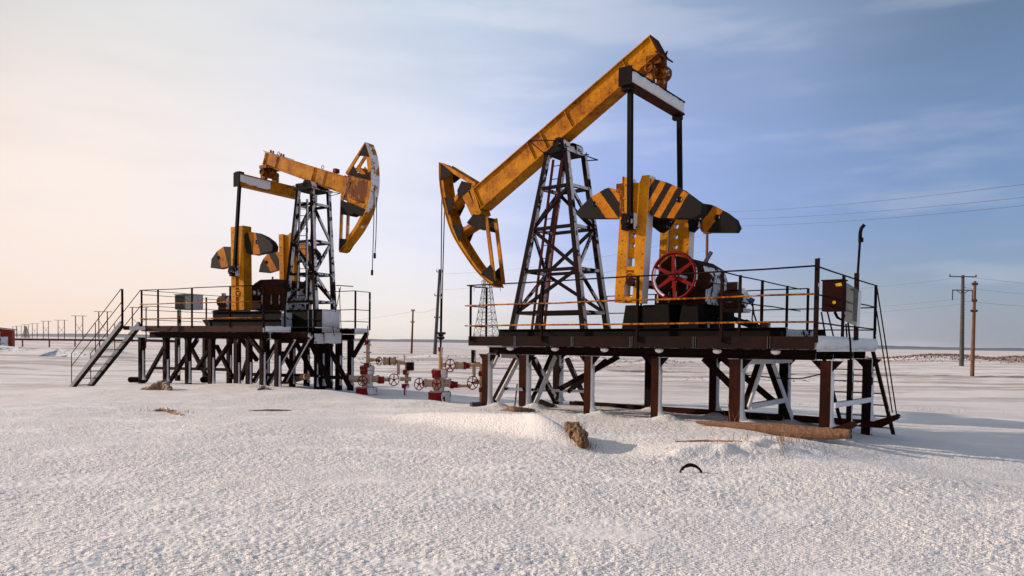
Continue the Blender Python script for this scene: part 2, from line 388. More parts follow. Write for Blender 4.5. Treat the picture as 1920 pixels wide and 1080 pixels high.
# ------------------------------------------------------------------ terrain
def vnoise(x, y, seed=0):
    xi, yi = np.floor(x).astype(np.int64), np.floor(y).astype(np.int64); fx, fy = x-xi, y-yi
    fx, fy = fx*fx*(3-2*fx), fy*fy*(3-2*fy)
    def h(a, b):
        n = (a*374761393 + b*668265263 + seed*982451653) & 0xffffffff
        n = ((n ^ (n >> 13))*1274126177) & 0xffffffff
        return ((n ^ (n >> 16)) & 0xffff)/65535.0
    return (h(xi, yi)*(1-fx)+h(xi+1, yi)*fx)*(1-fy) + (h(xi, yi+1)*(1-fx)+h(xi+1, yi+1)*fx)*fy - .5
def gauss(x, y, cx, cy, sx, sy, rot=0):
    c, s_ = math.cos(rot), math.sin(rot); dx, dy = x-cx, y-cy
    a, b = dx*c+dy*s_, -dx*s_+dy*c
    return np.exp(-.5*((a/sx)**2+(b/sy)**2))
def cpA(u, v, z): p = FA.w(u, v, 0); return (p.x, p.y, z)
def cpB(u, v, z): p = FB.w(u, v, 0); return (p.x, p.y, z)
CPS = [(0,2,0,),(-4,3,0),(4,3,0),(0,5,0),(-6,6,.02),(6,6,.0),(0,8,.02),(-8,10,.02),(4,8.5,.03),(-4,12,.05),(0,11.5,.06),(-9,15,.06),(-14,15,.02),(8,9,-.05),(11,10,-.15),
    cpA(.4,.1,.05),cpA(1.6,.1,.08),cpA(3,.1,.09),cpA(4.5,.1,.10),cpA(6,.1,.10),cpA(7.6,.1,-.02),cpA(9,0,-.16),cpA(-1,.2,.02),cpA(3,-1.5,.08),cpA(6,-1.5,.05),
    cpA(0,2,-.02),cpA(2,2,0),cpA(4,2,0),cpA(6,2,0),cpA(8,2,-.2),cpA(0,4,-.12),cpA(2,4,-.10),cpA(4,4,-.10),cpA(6,4,-.14),cpA(7.5,4.3,-.28),cpA(7.8,5.3,-.42),cpA(9,4,-.40),cpA(11,3,-.42),cpA(12,6,-.5),cpA(11,0,-.32),
    (-1.7,19.2,-.20),(-4,20.6,-.14),(-2.8,18.2,-.12),(-2.5,16.5,.02),(-4,17,.05),(-5.5,18.3,.10),(0,21,-.25),(3,22,-.3),(-1,24,-.3),
    cpB(-2,0,-.15),cpB(-2.8,-.5,-.20),cpB(0,.2,.04),cpB(1.2,.2,.09),cpB(3,.2,.10),cpB(5,.2,.12),cpB(6,1,.1),cpB(7,2,0),cpB(3,3,-.02),cpB(0,3,-.1),cpB(6,4,-.1),cpB(3,-1.5,.08),
    (-15,20,-.1),(-20,25,-.25),(-15,35,-.3),(0,35,-.35),(15,30,-.4),(30,35,-.3),(-40,50,-.3),(0,60,-.35),(40,60,-.3),(80,80,-.3),(-80,80,-.3),(20,20,-.45),(25,12,-.4),(-20,8,0),(0,-10,0),(-30,0,0),(30,0,-.2),(0,-60,0),(-60,-20,0),(60,-20,0)]
CPA_ = np.array(CPS)
LEGPTS = [(*cpA(u+.12, v, 0)[:2], h) for u, v, h in ((.50, .3, .10), (1.50, .3, .12), (3.08, .3, .10), (4.50, .3, .10), (6.0, .3, .13), (7.5, .3, .08), (2.5, 3.7, .12), (4.1, 3.7, .12), (5.75, 3.7, .14))]
def H(x, y):
    x = np.asarray(x, float); y = np.asarray(y, float); sh = x.shape; x = x.ravel(); y = y.ravel()
    num = np.zeros_like(x); den = np.zeros_like(x)
    r = np.hypot(x, y)
    for cx, cy, cz in CPA_:
        s_ = .35 + .06*math.hypot(cx, cy)
        w = 1/((((x-cx)**2+(y-cy)**2)/s_**2 + .25)**1.6)
        num += w*cz; den += w
    z = num/den
    far = np.clip((r-70)/200, 0, 1); z = z*(1-far) + (-.3)*far
    nearm = np.clip(1-(r-20)/40, 0, 1)
    z += .035*vnoise(x*.45, y*.7, 1)*nearm + .022*vnoise(x*1.1+3, y*1.6, 2)*nearm + .016*vnoise(x*3.1, y*3.7, 3)*nearm
    z += np.clip((r-20)/25, 0, 1)*(.10*vnoise(x*.9, y*1.2, 11)*np.clip(1-(r-60)/60, 0, 1) + .22*vnoise(x*.11, y*.2, 4) + .14*vnoise(x*.33, y*.5, 5))*np.clip(1-(r-250)/500, .15, 1)
    # crusty pebbling close by
    nm = np.clip(1-(r-13)/13, 0, 1)
    nm = nm*(1-.85*gauss(x, y, -.3, 11.8, 1.6, .35, 2.36))*np.clip(.55+1.6*(vnoise(x*.5, y*.9, 12)+.25), .3, 1.15)
    z += nm*(.006*vnoise(x*7.5, y*11, 6) + .011*vnoise(x*20+y*3, y*34-x*2, 7) + .013*vnoise(x*33-y*4, y*52+x*4, 8))
    # wind-packed drift lying behind the rotten log, and hollows beside it
    z += .22*gauss(x, y, .50, 10.98, .42, .15, 2.36) + .20*gauss(x, y, -.15, 11.6, .65, .16, 2.36) + .18*gauss(x, y, -1.2, 12.6, 1.0, .18, 2.36)
    z += .10*gauss(x, y, 3.0, 9.6, .75, .22, .25)*(1+1.2*vnoise(x*5, y*7, 14)) - .06*gauss(x, y, 2.6, 9.0, .9, .25, .2)
    # crest of the bank in front of the wellheads
    lx, ly = -9.0, 21.6; ex_, ey_ = 8.1, -5.2; ll = math.hypot(ex_, ey_); ex_, ey_ = ex_/ll, ey_/ll
    tt = (x-lx)*ex_+(y-ly)*ey_; dd_ = -(x-lx)*ey_+(y-ly)*ex_ + .25*np.sin(tt*.9)
    z += .10*np.exp(-.5*(dd_/np.where(dd_ > 0, .22, .9))**2)*np.clip(tt/1.5, 0, 1)*np.clip((ll+.5-tt)/1.5, 0, 1)
    for q_ in LEGPTS: z += q_[2]*gauss(x, y, q_[0], q_[1], .17, .13)
    z -= .10*gauss(x, y, 1.45, 10.1, .40, .45, .2)
    # ridge in the middle ground and a hollow under the sledge nose
    z += .10*gauss(x, y, 3.5, 9.9, .9, .5, .2) + .10*gauss(x, y, 4.1, 10.6, .5, .3, -.3)
    z += .08*gauss(x, y, -1.3, 14.6, 1.2, .5, -.35)
    # snow banks far left
    z += .5*gauss(x, y, -52, 74, 8, 1.6, .05) + .9*gauss(x, y, -39, 66, 4.5, 1.3, -.1) + .2*gauss(x, y, -66, 70, 7, 2, .05)
    z += .5*gauss(x, y, -8, 75, 3, 1.5) + .5*gauss(x, y, -14, 62, 3, 1.5) + .45*gauss(x, y, 12, 60, 4, 1.5) + .5*gauss(x, y, 7, 80, 4, 2)
    # brown hummocks far right
    z += 1.1*gauss(x, y, 60, 100, 6, 3) + .9*gauss(x, y, 78, 108, 7, 3) + .8*gauss(x, y, 52, 120, 5, 3)
    return z.reshape(sh)
def hz(x, y): return float(H(np.array([x]), np.array([y]))[0])
def on_ground(px, py):
    d = ray(px, py); t = EYE/max(1e-5, -d.z)
    for _ in range(12):
        p = Vector((0, 0, EYE)) + d*t; t = (EYE - hz(p.x, p.y))/max(1e-5, -d.z)
    p = Vector((0, 0, EYE)) + d*t; p.z = hz(p.x, p.y); return p

def make_ground():
    rr = [0.0, .6, 1.2, 1.8, 2.4]
    r = 3.0
    while r < 9: rr.append(r); r += .016 + (r-3)*.004
    while r < 26: rr.append(r); r += .034 + (r-9)*.005
    while r < 12000: rr.append(r); r *= 1.022 if r < 300 else 1.08
    rr.append(12000); rr = np.array(rr)
    th = list(np.arange(-41, 41.01, .11)) + list(np.arange(45, 316, 3.0)); th = np.radians(np.array(th))
    R_, T_ = np.meshgrid(rr, th, indexing='ij'); X = R_*np.sin(T_); Y = R_*np.cos(T_); Z = H(X, Y)
    nr, na = R_.shape
    me = bpy.data.meshes.new('snow_ground'); me.vertices.add(nr*na); me.vertices.foreach_set('co', np.stack([X, Y, Z], -1).astype(np.float32).ravel())
    i, j = np.meshgrid(np.arange(1, nr-1), np.arange(na), indexing='ij'); j2 = (j+1) % na
    q = np.stack([i*na+j, i*na+j2, (i+1)*na+j2, (i+1)*na+j], -1).reshape(-1, 4)[:, ::-1]
    j = np.arange(na); tri = np.stack([np.zeros(na, int), na+j, na+(j+1) % na], -1)[:, ::-1]
    nl = q.size + tri.size
    me.loops.add(nl); me.loops.foreach_set('vertex_index', np.concatenate([q.ravel(), tri.ravel()]).astype(np.int32))
    nf = len(q)+len(tri); me.polygons.add(nf)
    st = np.concatenate([np.arange(len(q))*4, q.size+np.arange(len(tri))*3]).astype(np.int32)
    me.polygons.foreach_set('loop_start', st)
    me.polygons.foreach_set('use_smooth', np.ones(nf, bool)); me.update(calc_edges=True); me.validate()
    mt, t, b = newmat('snow_field'); geo = N(t, 'ShaderNodeNewGeometry'); P = geo.outputs['Position']
    mp = N(t, 'ShaderNodeMapping'); t.links.new(P, mp.inputs[0]); mp.inputs['Scale'].default_value = (.6, 1.1, 1); mp.inputs['Rotation'].default_value = (0, 0, .15)
    V = mp.outputs[0]
    n1 = noise(t, V, 42, 2, .5); n2 = noise(t, V, 85, 2, .5); n3 = noise(t, V, 1.1, 5, .6); n4 = noise(t, V, 9, 4, .6)
    h = math_node(t, 'ADD', math_node(t, 'MULTIPLY', n1, .7), math_node(t, 'MULTIPLY', n2, .25)); h = math_node(t, 'ADD', h, math_node(t, 'MULTIPLY', n4, .35))
    # smoother wind-packed patches
    smooth_ = maprange(t, n3, .50, .66, 1, .3)
    bn = N(t, 'ShaderNodeBump'); t.links.new(smooth_, bn.inputs['Strength']); bn.inputs['Distance'].default_value = .045; t.links.new(h, bn.inputs['Height']); t.links.new(bn.outputs[0], b.inputs['Normal'])
    mp2 = N(t, 'ShaderNodeMapping'); t.links.new(P, mp2.inputs[0]); mp2.inputs['Scale'].default_value = (.12, 1.0, 1)
    d1 = noise(t, mp2.outputs[0], .30, 8, .72); d2 = noise(t, mp2.outputs[0], .7, 6, .7)
    ln = N(t, 'ShaderNodeVectorMath', operation='LENGTH'); t.links.new(P, ln.inputs[0])
    farm = maprange(t, ln.outputs['Value'], 14, 40)
    dirt = math_node(t, 'MULTIPLY', maprange(t, math_node(t, 'ADD', math_node(t, 'MULTIPLY', d1, .6), math_node(t, 'MULTIPLY', d2, .4)), .47, .55), farm)
    c = mixc(t, n3, (.80, .76, .75), (.75, .725, .725))
    c = mixc(t, math_node(t, 'MULTIPLY', dirt, .62), c, (.30, .20, .165))
    t.links.new(c, b.inputs['Base Color']); b.inputs['Roughness'].default_value = .75; b.inputs['Specular IOR Level'].default_value = .2
    me.materials.append(mt)
    o = bpy.data.objects.new('snow_ground', me); COL.objects.link(o); tag(o, kind='structure')
make_ground()

# far wooded ridge along the horizon
def hills():
    for (y0, amp, base, c, nm, sd_) in ((5200, 34, 12, (.045, .065, .11), 'far_hills', 3), (3300, 9, 5, (.10, .125, .16), 'far_shore', 9)):
        mb = MB(); v = []; f = []; n = 260
        for i in range(n):
            a = math.radians(-60 + 120*i/(n-1)); x, y = y0*math.tan(a), y0
            h = base + amp*(float(vnoise(np.array([i*.06+sd_]), np.array([.3]), sd_)[0])+.45) + 3*float(vnoise(np.array([i*.7]), np.array([.1]), 8)[0])
            if nm == 'far_hills' and a < math.radians(-24): h *= .75
            v += [(x, y-120, -5), (x, y, max(h, 3)), (x, y+400, -5)]
        for i in range(n-1):
            for k in range(2): f.append((i*3+k, (i+1)*3+k, (i+1)*3+k+1, i*3+k+1))
        mb.add(v, f, True)
        mt, t, b = newmat(nm); geo = N(t, 'ShaderNodeNewGeometry'); nn_ = noise(t, geo.outputs['Position'], .004, 6, .7)
        t.links.new(mixc(t, nn_, c, tuple(x*1.5 for x in c)), b.inputs['Base Color']); b.inputs['Roughness'].default_value = 1
        o = mb.build(nm, mt); tag(o, kind='structure')
hills()

# ================================================================== pump parts (all coordinates local to a yard frame)
def lerp(a, b, t): return Vector(a)*(1-t) + Vector(b)*t
def px_poly(fr, v, pts, crop=None):
    out = []
    for x, y in pts:
        if crop: x, y = x/crop[0]+crop[1], y/crop[0]+crop[2]
        out.append(fr.at(1, v, x, y))
    return out
def tower(root, base, top, fracs, w=.13, ladder=None, zig=(0, 1, 0)):
    """base/top: 4 corners ordered near-left, near-right, far-right, far-left"""
    for k in range(4):
        mb = MB(); mb.bar(base[k], top[k], w, w*.95, (0, 1, 0), w*.85, w*.8); mb.build('tower_leg', 'steel', root)
    mb = MB()
    for fi, f in enumerate(fracs):
        for k in range(4):
            a = lerp(top[k], base[k], f); b = lerp(top[(k+1) % 4], base[(k+1) % 4], f)
            mb.bar(a, b, .07, .085, (0, 0, 1))
    mb.build('cross_tie', 'steel', root)
    mb = MB(); fr_ = [0.02]+list(fracs)
    for fi in range(1, len(fr_)-1):
        for k in (0, 1, 2, 3):
            kk = (k, (k+1) % 4)
            if (fi + k) % 2 == 0: kk = kk[::-1]
            a = lerp(top[kk[0]], base[kk[0]], fr_[fi+1]); b = lerp(top[kk[1]], base[kk[1]], fr_[fi])
            nrm = (0, 1, 0) if k % 2 == 0 else (1, 0, 0)
            mb.bar(a, b, .05, .075, nrm)
    mb.build('diagonal_brace', 'steel', root)
    if ladder:
        (a0, a1, b0, b1, n, mt) = ladder
        mb = MB(); mb.bar(a0, a1, .045, .045); mb.bar(b0, b1, .045, .045)
        for i in range(n): t = (i+.5)/n; mb.tube(lerp(a0, a1, t), lerp(b0, b1, t), .011, 5)
        mb.build('ladder', mt, root)
def holed_web(mb, o, ex, ez, th, u0_, u1_, cells):
    """plate spanned by ex (width) and ez (height) with a column of round holes; cells: (z0,z1,r or 0)"""
    o, ex, ez, th = Vector(o), Vector(ex), Vector(ez), Vector(th)
    for z0, z1, r in cells:
        if not r:
            mb.prism([o+ex*u0_+ez*z0, o+ex*u1_+ez*z0, o+ex*u1_+ez*z1, o+ex*u0_+ez*z1], th); continue
        cu, cz = (u0_+u1_)/2, (z0+z1)/2; n = 16; hu, hz_ = (u1_-u0_)/2, (z1-z0)/2; ins = []; outs = []
        for i in range(n):
            a = 2*PI*i/n + PI/4; c, s_ = math.cos(a), math.sin(a); k = 1/max(abs(c), abs(s_))
            outs.append(o + ex*(cu+hu*c*k) + ez*(cz+hz_*s_*k)); ins.append(o + ex*(cu+r*c) + ez*(cz+r*s_))
        v = outs + ins + [p+th for p in outs] + [p+th for p in ins]; f = []
        for i in range(n):
            j = (i+1) % n
            f += [(i, j, n+j, n+i), (2*n+i, 3*n+i, 3*n+j, 2*n+j), (n+i, n+j, 3*n+j, 3*n+i)]
        mb.add(v, f)
def crank(root, fr, v0, th, A_, B_, C_, D_, notch, cells, recess, pin=None, holes_w=.17, mat='crank'):
    """A..D pixel corners (top-left, top-right, bottom-right, bottom-left) of the near face"""
    a, b, c, d = [fr.at(1, v0, *p) for p in (A_, B_, C_, D_)]
    O = d; ez = (a-d+b-c)/2; hgt = ez.length; ez.normalize(); wid = ((b-a).length+(c-d).length)/2; ex = Vector((1, 0, 0)); ex = (ex-ez*ex.dot(ez)).normalized()
    V = Vector((0, 1, 0)); mb = MB(); rb = (wid-holes_w)/2
    # side ribs run the full height, proud of the web
    P_ = lambda u, z, v=0: O + ex*u + ez*z + V*v
    nt_ = hgt
    mb.prism([P_(0, 0), P_(rb, 0), P_(rb, nt_-notch[1]), P_(rb*.75, nt_), P_(0, nt_)], V*th)
    mb.prism([P_(wid-rb, 0), P_(wid, 0), P_(wid, nt_), P_(wid-rb*.8, nt_), P_(wid-rb, nt_-notch[1])], V*th)
    holed_web(mb, P_(0, 0, .06), ex, ez, V*(th-.12), rb, wid-rb, [(z0*hgt, z1*hgt-(0 if z1 < 1 else notch[1]), r) for z0, z1, r in cells])
    for z0, z1 in recess: mb.prism([P_(rb, z0*hgt, .004), P_(wid-rb, z0*hgt, .004), P_(wid-rb, z1*hgt, .004), P_(rb, z1*hgt, .004)], V*(.052))
    for zf in [.06+.11*i_ for i_ in range(9)]:
        for uu in (rb*.35, wid-rb*.35): p_ = P_(uu, zf*hgt, -.014); mb.tube(p_, p_+V*.016, .018, 6)
    ck = mb.build('crank', mat, root)
    mb = MB(); mb.torus(P_(wid*.52, .20*hgt, -.005), V, .10, .014, 18, 6); mb.tube(P_(wid*.52, .20*hgt, -.004), P_(wid*.52, .20*hgt, .02), .05, 12)
    mb.build('shaft_cap', mat, ck)
    if pin:
        p = fr.at(1, v0-.06, *pin); mb = MB(); mb.box(p+Vector((-.14, -.10, -.15)), p+Vector((.14, .055, .17))); mb.tube(p+Vector((0, -.17, 0)), p+Vector((0, -.1, 0)), .12, 16); mb.tube(p+Vector((0, -.2, 0)), p+Vector((0, -.17, 0)), .06, 12)
        mb.build('crank_pin', 'dark', root)
def weight(root, fr, v0, th, pts, crop, line, hole=None, lip=True):
    """line: (x,y,dx,dy,period,phase) in crop pixels: direction of the stripe edges and the spacing"""
    poly = px_poly(fr, v0, pts, crop); x0, y0, dx, dy, per, ph = line; L_ = math.hypot(dx, dy)
    st = [((x-x0)*dy - (y-y0)*dx)/L_/per + ph + 10 for x, y in pts]
    mb = MB(); mb.prism(poly, (0, th, 0), st)
    o = mb.build('counterweight', 'stripe', root)
    if hole:
        c = px_poly(fr, v0, [hole], crop)[0]; mb = MB(); mb.torus(c, (0, 1, 0), .045, .018, 14, 6); mb.tube(c+Vector((0, -.004, 0)), c+Vector((0, .01, 0)), .042, 12); mb.build('lifting_eye', 'dark', o)
def head(root, fr, v0, th, arc, chords, struts, gussets, matn='yellow', band=.11, solid=None, snowarc=False):
    """arc etc. as pixel lists on the near face plane v0"""
    V = Vector((0, 1, 0)); pts = [fr.at(1, v0, *p) for p in arc]
    # smooth the arc
    A3 = []
    for i in range(len(pts)-1):
        p0, p1, p2, p3 = pts[max(i-1, 0)], pts[i], pts[i+1], pts[min(i+2, len(pts)-1)]
        for k in range(4):
            t = k/4; A3.append(.5*((2*p1)+(p2-p0)*t+(2*p0-5*p1+4*p2-p3)*t*t+(3*p1-p0-3*p2+p3)*t**3))
    A3.append(pts[-1]); cen = sum(A3, Vector())/len(A3)
    hub = fr.at(1, v0, *chords[0][1])
    inner = [p + ((hub-p) - V*(hub-p).y).normalized()*band for p in A3]
    mb = MB()
    for vv in (0, th-.03):
        for i in range(len(A3)-1):
            mb.prism([A3[i]+V*vv, A3[i+1]+V*vv, inner[i+1]+V*vv, inner[i]+V*vv], V*.03)
    for i in range(len(A3)-1):
        nn_ = ((hub-A3[i]) - V*(hub-A3[i]).y).normalized()*.025
        mb.prism([A3[i]-nn_-V*.02, A3[i+1]-nn_-V*.02, A3[i+1]-V*.02-nn_*.04, A3[i]-V*.02-nn_*.04], V*(th+.04))
    hd = mb.build('horse_head', matn, root)
    mb = MB()
    for i_, (a, b, w) in enumerate([(*c, .10) for c in chords]+struts):
        p, q = fr.at(1, v0, *a), fr.at(1, v0, *b)
        for vv in (.02, th-.02): mb.bar(p+V*vv, q+V*vv, .04, w); mb.cut()
        if i_ >= 2: mb.bar(p+V*th/2, q+V*th/2, th-.08, .015); mb.cut()
    mb.build('head_strut', matn, hd)
    if solid:
        mb = MB(); pl = [fr.at(1, v0, *p) for p in solid]
        for vv in (.012, th-.045): mb.prism([p+V*vv for p in pl], V*.03)
        mb.build('head_plate', 'yellow_rusty', hd)
    mb = MB()
    for g in gussets:
        pl = [fr.at(1, v0, *p) for p in g]
        for vv in (-.012, th): mb.prism([p+V*vv for p in pl], V*.012)
        gc = sum(pl, Vector())/len(pl)
        for p in pl: b_ = lerp(p, gc, .3)-V*.022; mb.tube(b_, b_+V*.012, .014, 6)
    mb.build('gusset', 'plate', hd)
    return A3
def snow_slab(mb, u, v0, v1, z0, z1, th, seed=1):
    rnd = random.Random(seed); n = max(8, int((v1-v0)/.09)); v = []; f = []; a = rnd.random()*6
    for i in range(n+1):
        y = v0+(v1-v0)*i/n; w1 = .5+.5*math.sin(y*7+a)*math.sin(y*2.3+a*2); lo = z0+(.02+.05*w1*rnd.random()*1.4)*abs(z1-z0)/.2; hi = z1-(.015*rnd.random()); b = th*(.6+.5*w1+.3*rnd.random()) if 0 < i < n else th*.25
        m_ = (lo+hi)/2; v += [(u, y, lo), (u+b*.8, y, lo+.015), (u+b*1.15, y, m_), (u+b*.7, y, hi-.012), (u, y, hi+.006)]
    for i in range(n):
        for j in range(4): f.append((i*5+j, (i+1)*5+j, (i+1)*5+j+1, i*5+j+1))
    mb.add(v, f, True)
def snow_wedge(mb, p, q, w0, w1, depth):
    """packed snow on the windward (+u) side between two heights, flaring to the foot"""
    p, q = Vector(p), Vector(q); n = 7; prev = None; v = []; f = []
    for i in range(n+1):
        t = i/n; c = lerp(p, q, t); w = (w0 + (w1-w0)*t**12)*(1+random.uniform(-.15, .15)); d = depth/2*(1+.6*t**6)
        v += [c+Vector((0, -d, 0)), c+Vector((w*.8, -d*.8, 0)), c+Vector((w, 0, 0)), c+Vector((w*.8, d*.8, 0)), c+Vector((0, d, 0))]
    for i in range(n):
        for k in range(4): f.append((i*5+k, i*5+k+1, (i+1)*5+k+1, (i+1)*5+k))
    f.append((4, 3, 2, 1, 0)); mb.add(v, f, True)

# ------------------------------------------------------------------ right yard: platform
A_ = FA
LU, WV = 7.25, 4.34
plA = thing('steel_platform', 'near rusty steel work platform on stubby legs with yellow side rails, under the right pumpjack', 'platform', FA, (3.6, 2.1, -1.5))
mb = MB(); mb.box((0, 0, -.205), (LU, .035, 0)); mb.box((.0, .037, -.205), (LU, .10, -.19)); mb.box((0, .037, -.015), (LU, .10, 0))
for x in (963, 1070, 1180, 1298, 1437):
    u = A_.at(1, 0, x, 640)[0]; mb.box((u-.02, -.018, -.2), (u+.02, -.002, -.004)); mb.box((u+.05, -.012, -.2), (u+.06, -.002, -.004))
mb.build('edge_beam', 'fascia', plA)
mb = MB(); mb.box((LU-.04, .102, -.24), (LU, WV, 0)); mb.box((0, .102, -.2), (.04, WV, 0)); mb.box((.042, WV-.05, -.2), (LU-.042, WV, 0)); mb.build('edge_beam', 'fascia', plA)
mb = MB()
for k in range(9): mb.box((.05+k*.795, .105, -.03), (.05+k*.795+.78, WV-.06, -.004))
mb.build('deck', 'steel', plA)
mb = MB()
for v in (.30, 1.35, 2.75, 3.75):
    u0_ = .35
    mb.box((u0_, v-.07, -.38), (LU-.06, v+.07, -.362)); mb.box((u0_, v-.07, -.235), (LU-.06, v+.07, -.217)); mb.box((u0_, v-.012, -.36), (LU-.06, v+.012, -.237))
mb.build('main_beam', 'steel', plA)
mb = MB()
for u in (.95, 2.1, 3.25, 4.4, 5.5, 6.5): mb.box((u-.05, .05, -.215), (u+.05, WV-.06, -.206)); mb.box((u-.006, .06, -.204), (u+.006, WV-.07, -.032))
mb.build('joist', 'steel', plA)
legA = []
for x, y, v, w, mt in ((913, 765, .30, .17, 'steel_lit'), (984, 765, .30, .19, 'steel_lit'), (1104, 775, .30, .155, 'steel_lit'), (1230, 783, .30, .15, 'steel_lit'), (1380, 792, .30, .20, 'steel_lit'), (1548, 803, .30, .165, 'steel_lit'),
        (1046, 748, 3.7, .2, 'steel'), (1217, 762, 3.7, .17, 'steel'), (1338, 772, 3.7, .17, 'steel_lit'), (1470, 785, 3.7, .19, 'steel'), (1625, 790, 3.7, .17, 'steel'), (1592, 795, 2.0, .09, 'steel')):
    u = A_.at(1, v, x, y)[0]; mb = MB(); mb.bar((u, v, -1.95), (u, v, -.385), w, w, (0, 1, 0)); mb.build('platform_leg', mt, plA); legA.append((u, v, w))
mb = MB()
for u, v, w in legA[:11]:
    for sgn in (-1, 1): mb.prism([(u+sgn*w/2, v-.012, -.385), (u+sgn*(w/2+.16), v-.012, -.385), (u+sgn*w/2, v-.012, -.56)], (0, .02, 0))
mb.build('gusset', 'steel', plA)
# sway frames across the platform (plane u = const), with wind-packed snow on their windward side
sn = MB(); br = MB()
def cross(u, a, b, w=.10, snow=True):
    p, q = A_.at(0, u, *a), A_.at(0, u, *b); p.z = min(p.z, -.3); q.z = min(q.z, -.3)
    br.bar(p, q, w, w*.8, (1, 0, 0))
    if snow: sn.bar(p+Vector((w/2+.012, 0, 0)), q+Vector((w/2+.012, 0, 0)), .028, w*.95, (1, 0, 0))
u1, u2, u5, u6 = legA[0][0], legA[1][0], legA[4][0], legA[5][0]
cross(u1, (934, 666), (972, 667), .12); cross(u1, (971, 668), (927, 752), .12); cross(u1, (930, 668), (920, 690), .07)
cross(u2, (1036, 668), (996, 762), .13); cross(u2, (1000, 672), (1042, 752), .12, False); cross(u2, (948, 729), (1096, 734), .08, False)
cross(u5, (1392, 677), (1478, 675), .12); cross(u5, (1424, 680), (1396, 765), .11); cross(u5, (1442, 680), (1479, 783), .12); cross(u5, (1402, 762), (1466, 750), .10); cross(u5, (1396, 682), (1388, 700), .08)
cross(u6, (1558, 760), (1628, 749), .09)
for a, b, v in (((1320, 672), (1375, 727), 1.0), ((1355, 672), (1450, 752), 2.2), ((1159, 669), (1036, 737), 1.6), ((1137, 676), (1066, 734), 2.6), ((995, 670), (1040, 748), 2.6), ((1063, 672), (1098, 750), 3.2)):
    p, q = A_.at(1, v, *a), A_.at(1, v, *b); p.z = min(p.z, -.38); br.bar(p, q, .10, .10)
br.build('brace', 'steel', plA)
for u, v, w in legA[:11]:
    zt, zb = (-.6, -1.5) if v < 1 else (-.9, -1.62)
    snow_wedge(sn, (u+w/2+.002, v, zt), (u+w/2+.002, v, zb), .018, .06+random.random()*.13, w*.8)
for u in (.95, 2.1, 3.25, 4.4, 5.5, 6.5): sn.lathe((u+.09, .16, -.300), (0, 0, 1), [(0, .02), (.02, .07), (.06, .085), (.082, .05)], 8)
snow_slab(sn, LU+.002, .02, WV-.02, -.25, .02, .06, 3)
sn.build('snow_crust', 'snow', plA)
# sledge runners with upturned noses
mb = MB()
for v, z, u0_, mt_ in ((.30, -1.47, 6.1, 0), (3.7, -1.60, .3, 1)):
    e = LU+.15
    mb.box((u0_, v-.12, z-.12), (e, v-.10, z)); mb.box((u0_, v+.10, z-.12), (e, v+.12, z)); mb.box((u0_, v-.098, z-.12), (e, v+.098, z-.10))
    # nose
    for s_ in (-.12, .10): mb.prism([(e, v+s_, z-.12), (e, v+s_, z), (e+.40, v+s_, z+.16), (e+.46, v+s_, z+.10), (e+.16, v+s_, z-.10)], (0, .02, 0))
    mb.prism([(e, v-.098, z-.12), (e+.16, v-.098, z-.10), (e+.46, v-.098, z+.10), (e+.45, v-.098, z+.12), (e+.15, v-.098, z-.08), (e, v-.098, z-.1)], (0, .196, 0))
mb.build('sledge_runner', 'steel_lit', plA)
mb = MB(); mb.tube(A_.at(1, 2., 1394, 703), A_.at(1, 2., 1460, 709), .012, 5); mb.path([A_.at(1, 2., *p) for p in ((1460, 709), (1500, 710), (1520, 706), (1545, 700))], .012, 5); mb.build('hanging_cable', 'dark', plA)
# railings
PT = MB(); RD = MB(); RY = MB()
def post(u, v, top=1.1, w=.055, bot=-.1): PT.angle((u, v, bot), (u, v, top), w, .012)
for x in (883, 1017, 1196, 1354, 1531): post(A_.at(1, 0, x, 560)[0], -.03, 1.1 if x < 1500 else 1.22, .06 if x < 1500 else .075)
uc = A_.at(1, 0, 1356, 560)[0]
RD.rail((0, -.06, 1.1), (LU, -.06, 1.1), .014, 6)
for z in (.66, .225): RY.rail((-.04, -.07, z), (LU, -.07, z), .016, 6)
vl = A_.at(0, 0, 911, 560)[1]; post(0, vl)
for z in (1.1, .66, .225): RD.rail((0, -.05, z), (0, vl, z), .013, 6)
for x in (1583, 1645): post(LU-.02, A_.at(0, LU, x, 560)[1] if x < 1600 else WV-.03)
for z in (1.1, .66, .215): RD.rail((LU, 0, z), (LU, WV, z), .014, 6)
for u in (.9, 1.9, 2.3, 3.6, 4.9, 5.9): post(u, WV-.03)
for v in (.75, 1.9, 3.4): post(uc, v)
for z in (1.09, .62): RD.rail((uc, 0, z), (uc, WV, z), .013, 6)
for z in (1.1, .66, .2): RD.rail((.9, WV, z), (5.9 if z > 1 else LU, WV, z), .013, 6)
PT.build('rail_post', 'post', plA); RD.build('handrail', 'post', plA); RY.build('mid_rail', 'rail', plA)
# ladder at the back corner
mb = MB(); a0, a1 = A_.at(1, WV+.05, 1636, 656), A_.at(1, 5.15, 1676, 818); b0 = a0+Vector((-1.0, 0, 0)); b1 = a1+Vector((-1.0, 0, 0))
mb.bar(a0, a1, .13, .05, (0, 1, .2)); mb.bar(b0, b1, .10, .05, (0, 1, .2))
for i in range(7): t = (i+.7)/7.4; mb.bar(lerp(a0, a1, t), lerp(b0, b1, t), .05, .022, (0, 1, 0))
mb.tube((LU, WV, 1.05), a1+Vector((.05, .05, .35)), .014, 6); mb.tube((LU, WV, .6), a1+Vector((-.05, .05, .5)), .014, 6)
mb.build('ladder', 'post', plA)

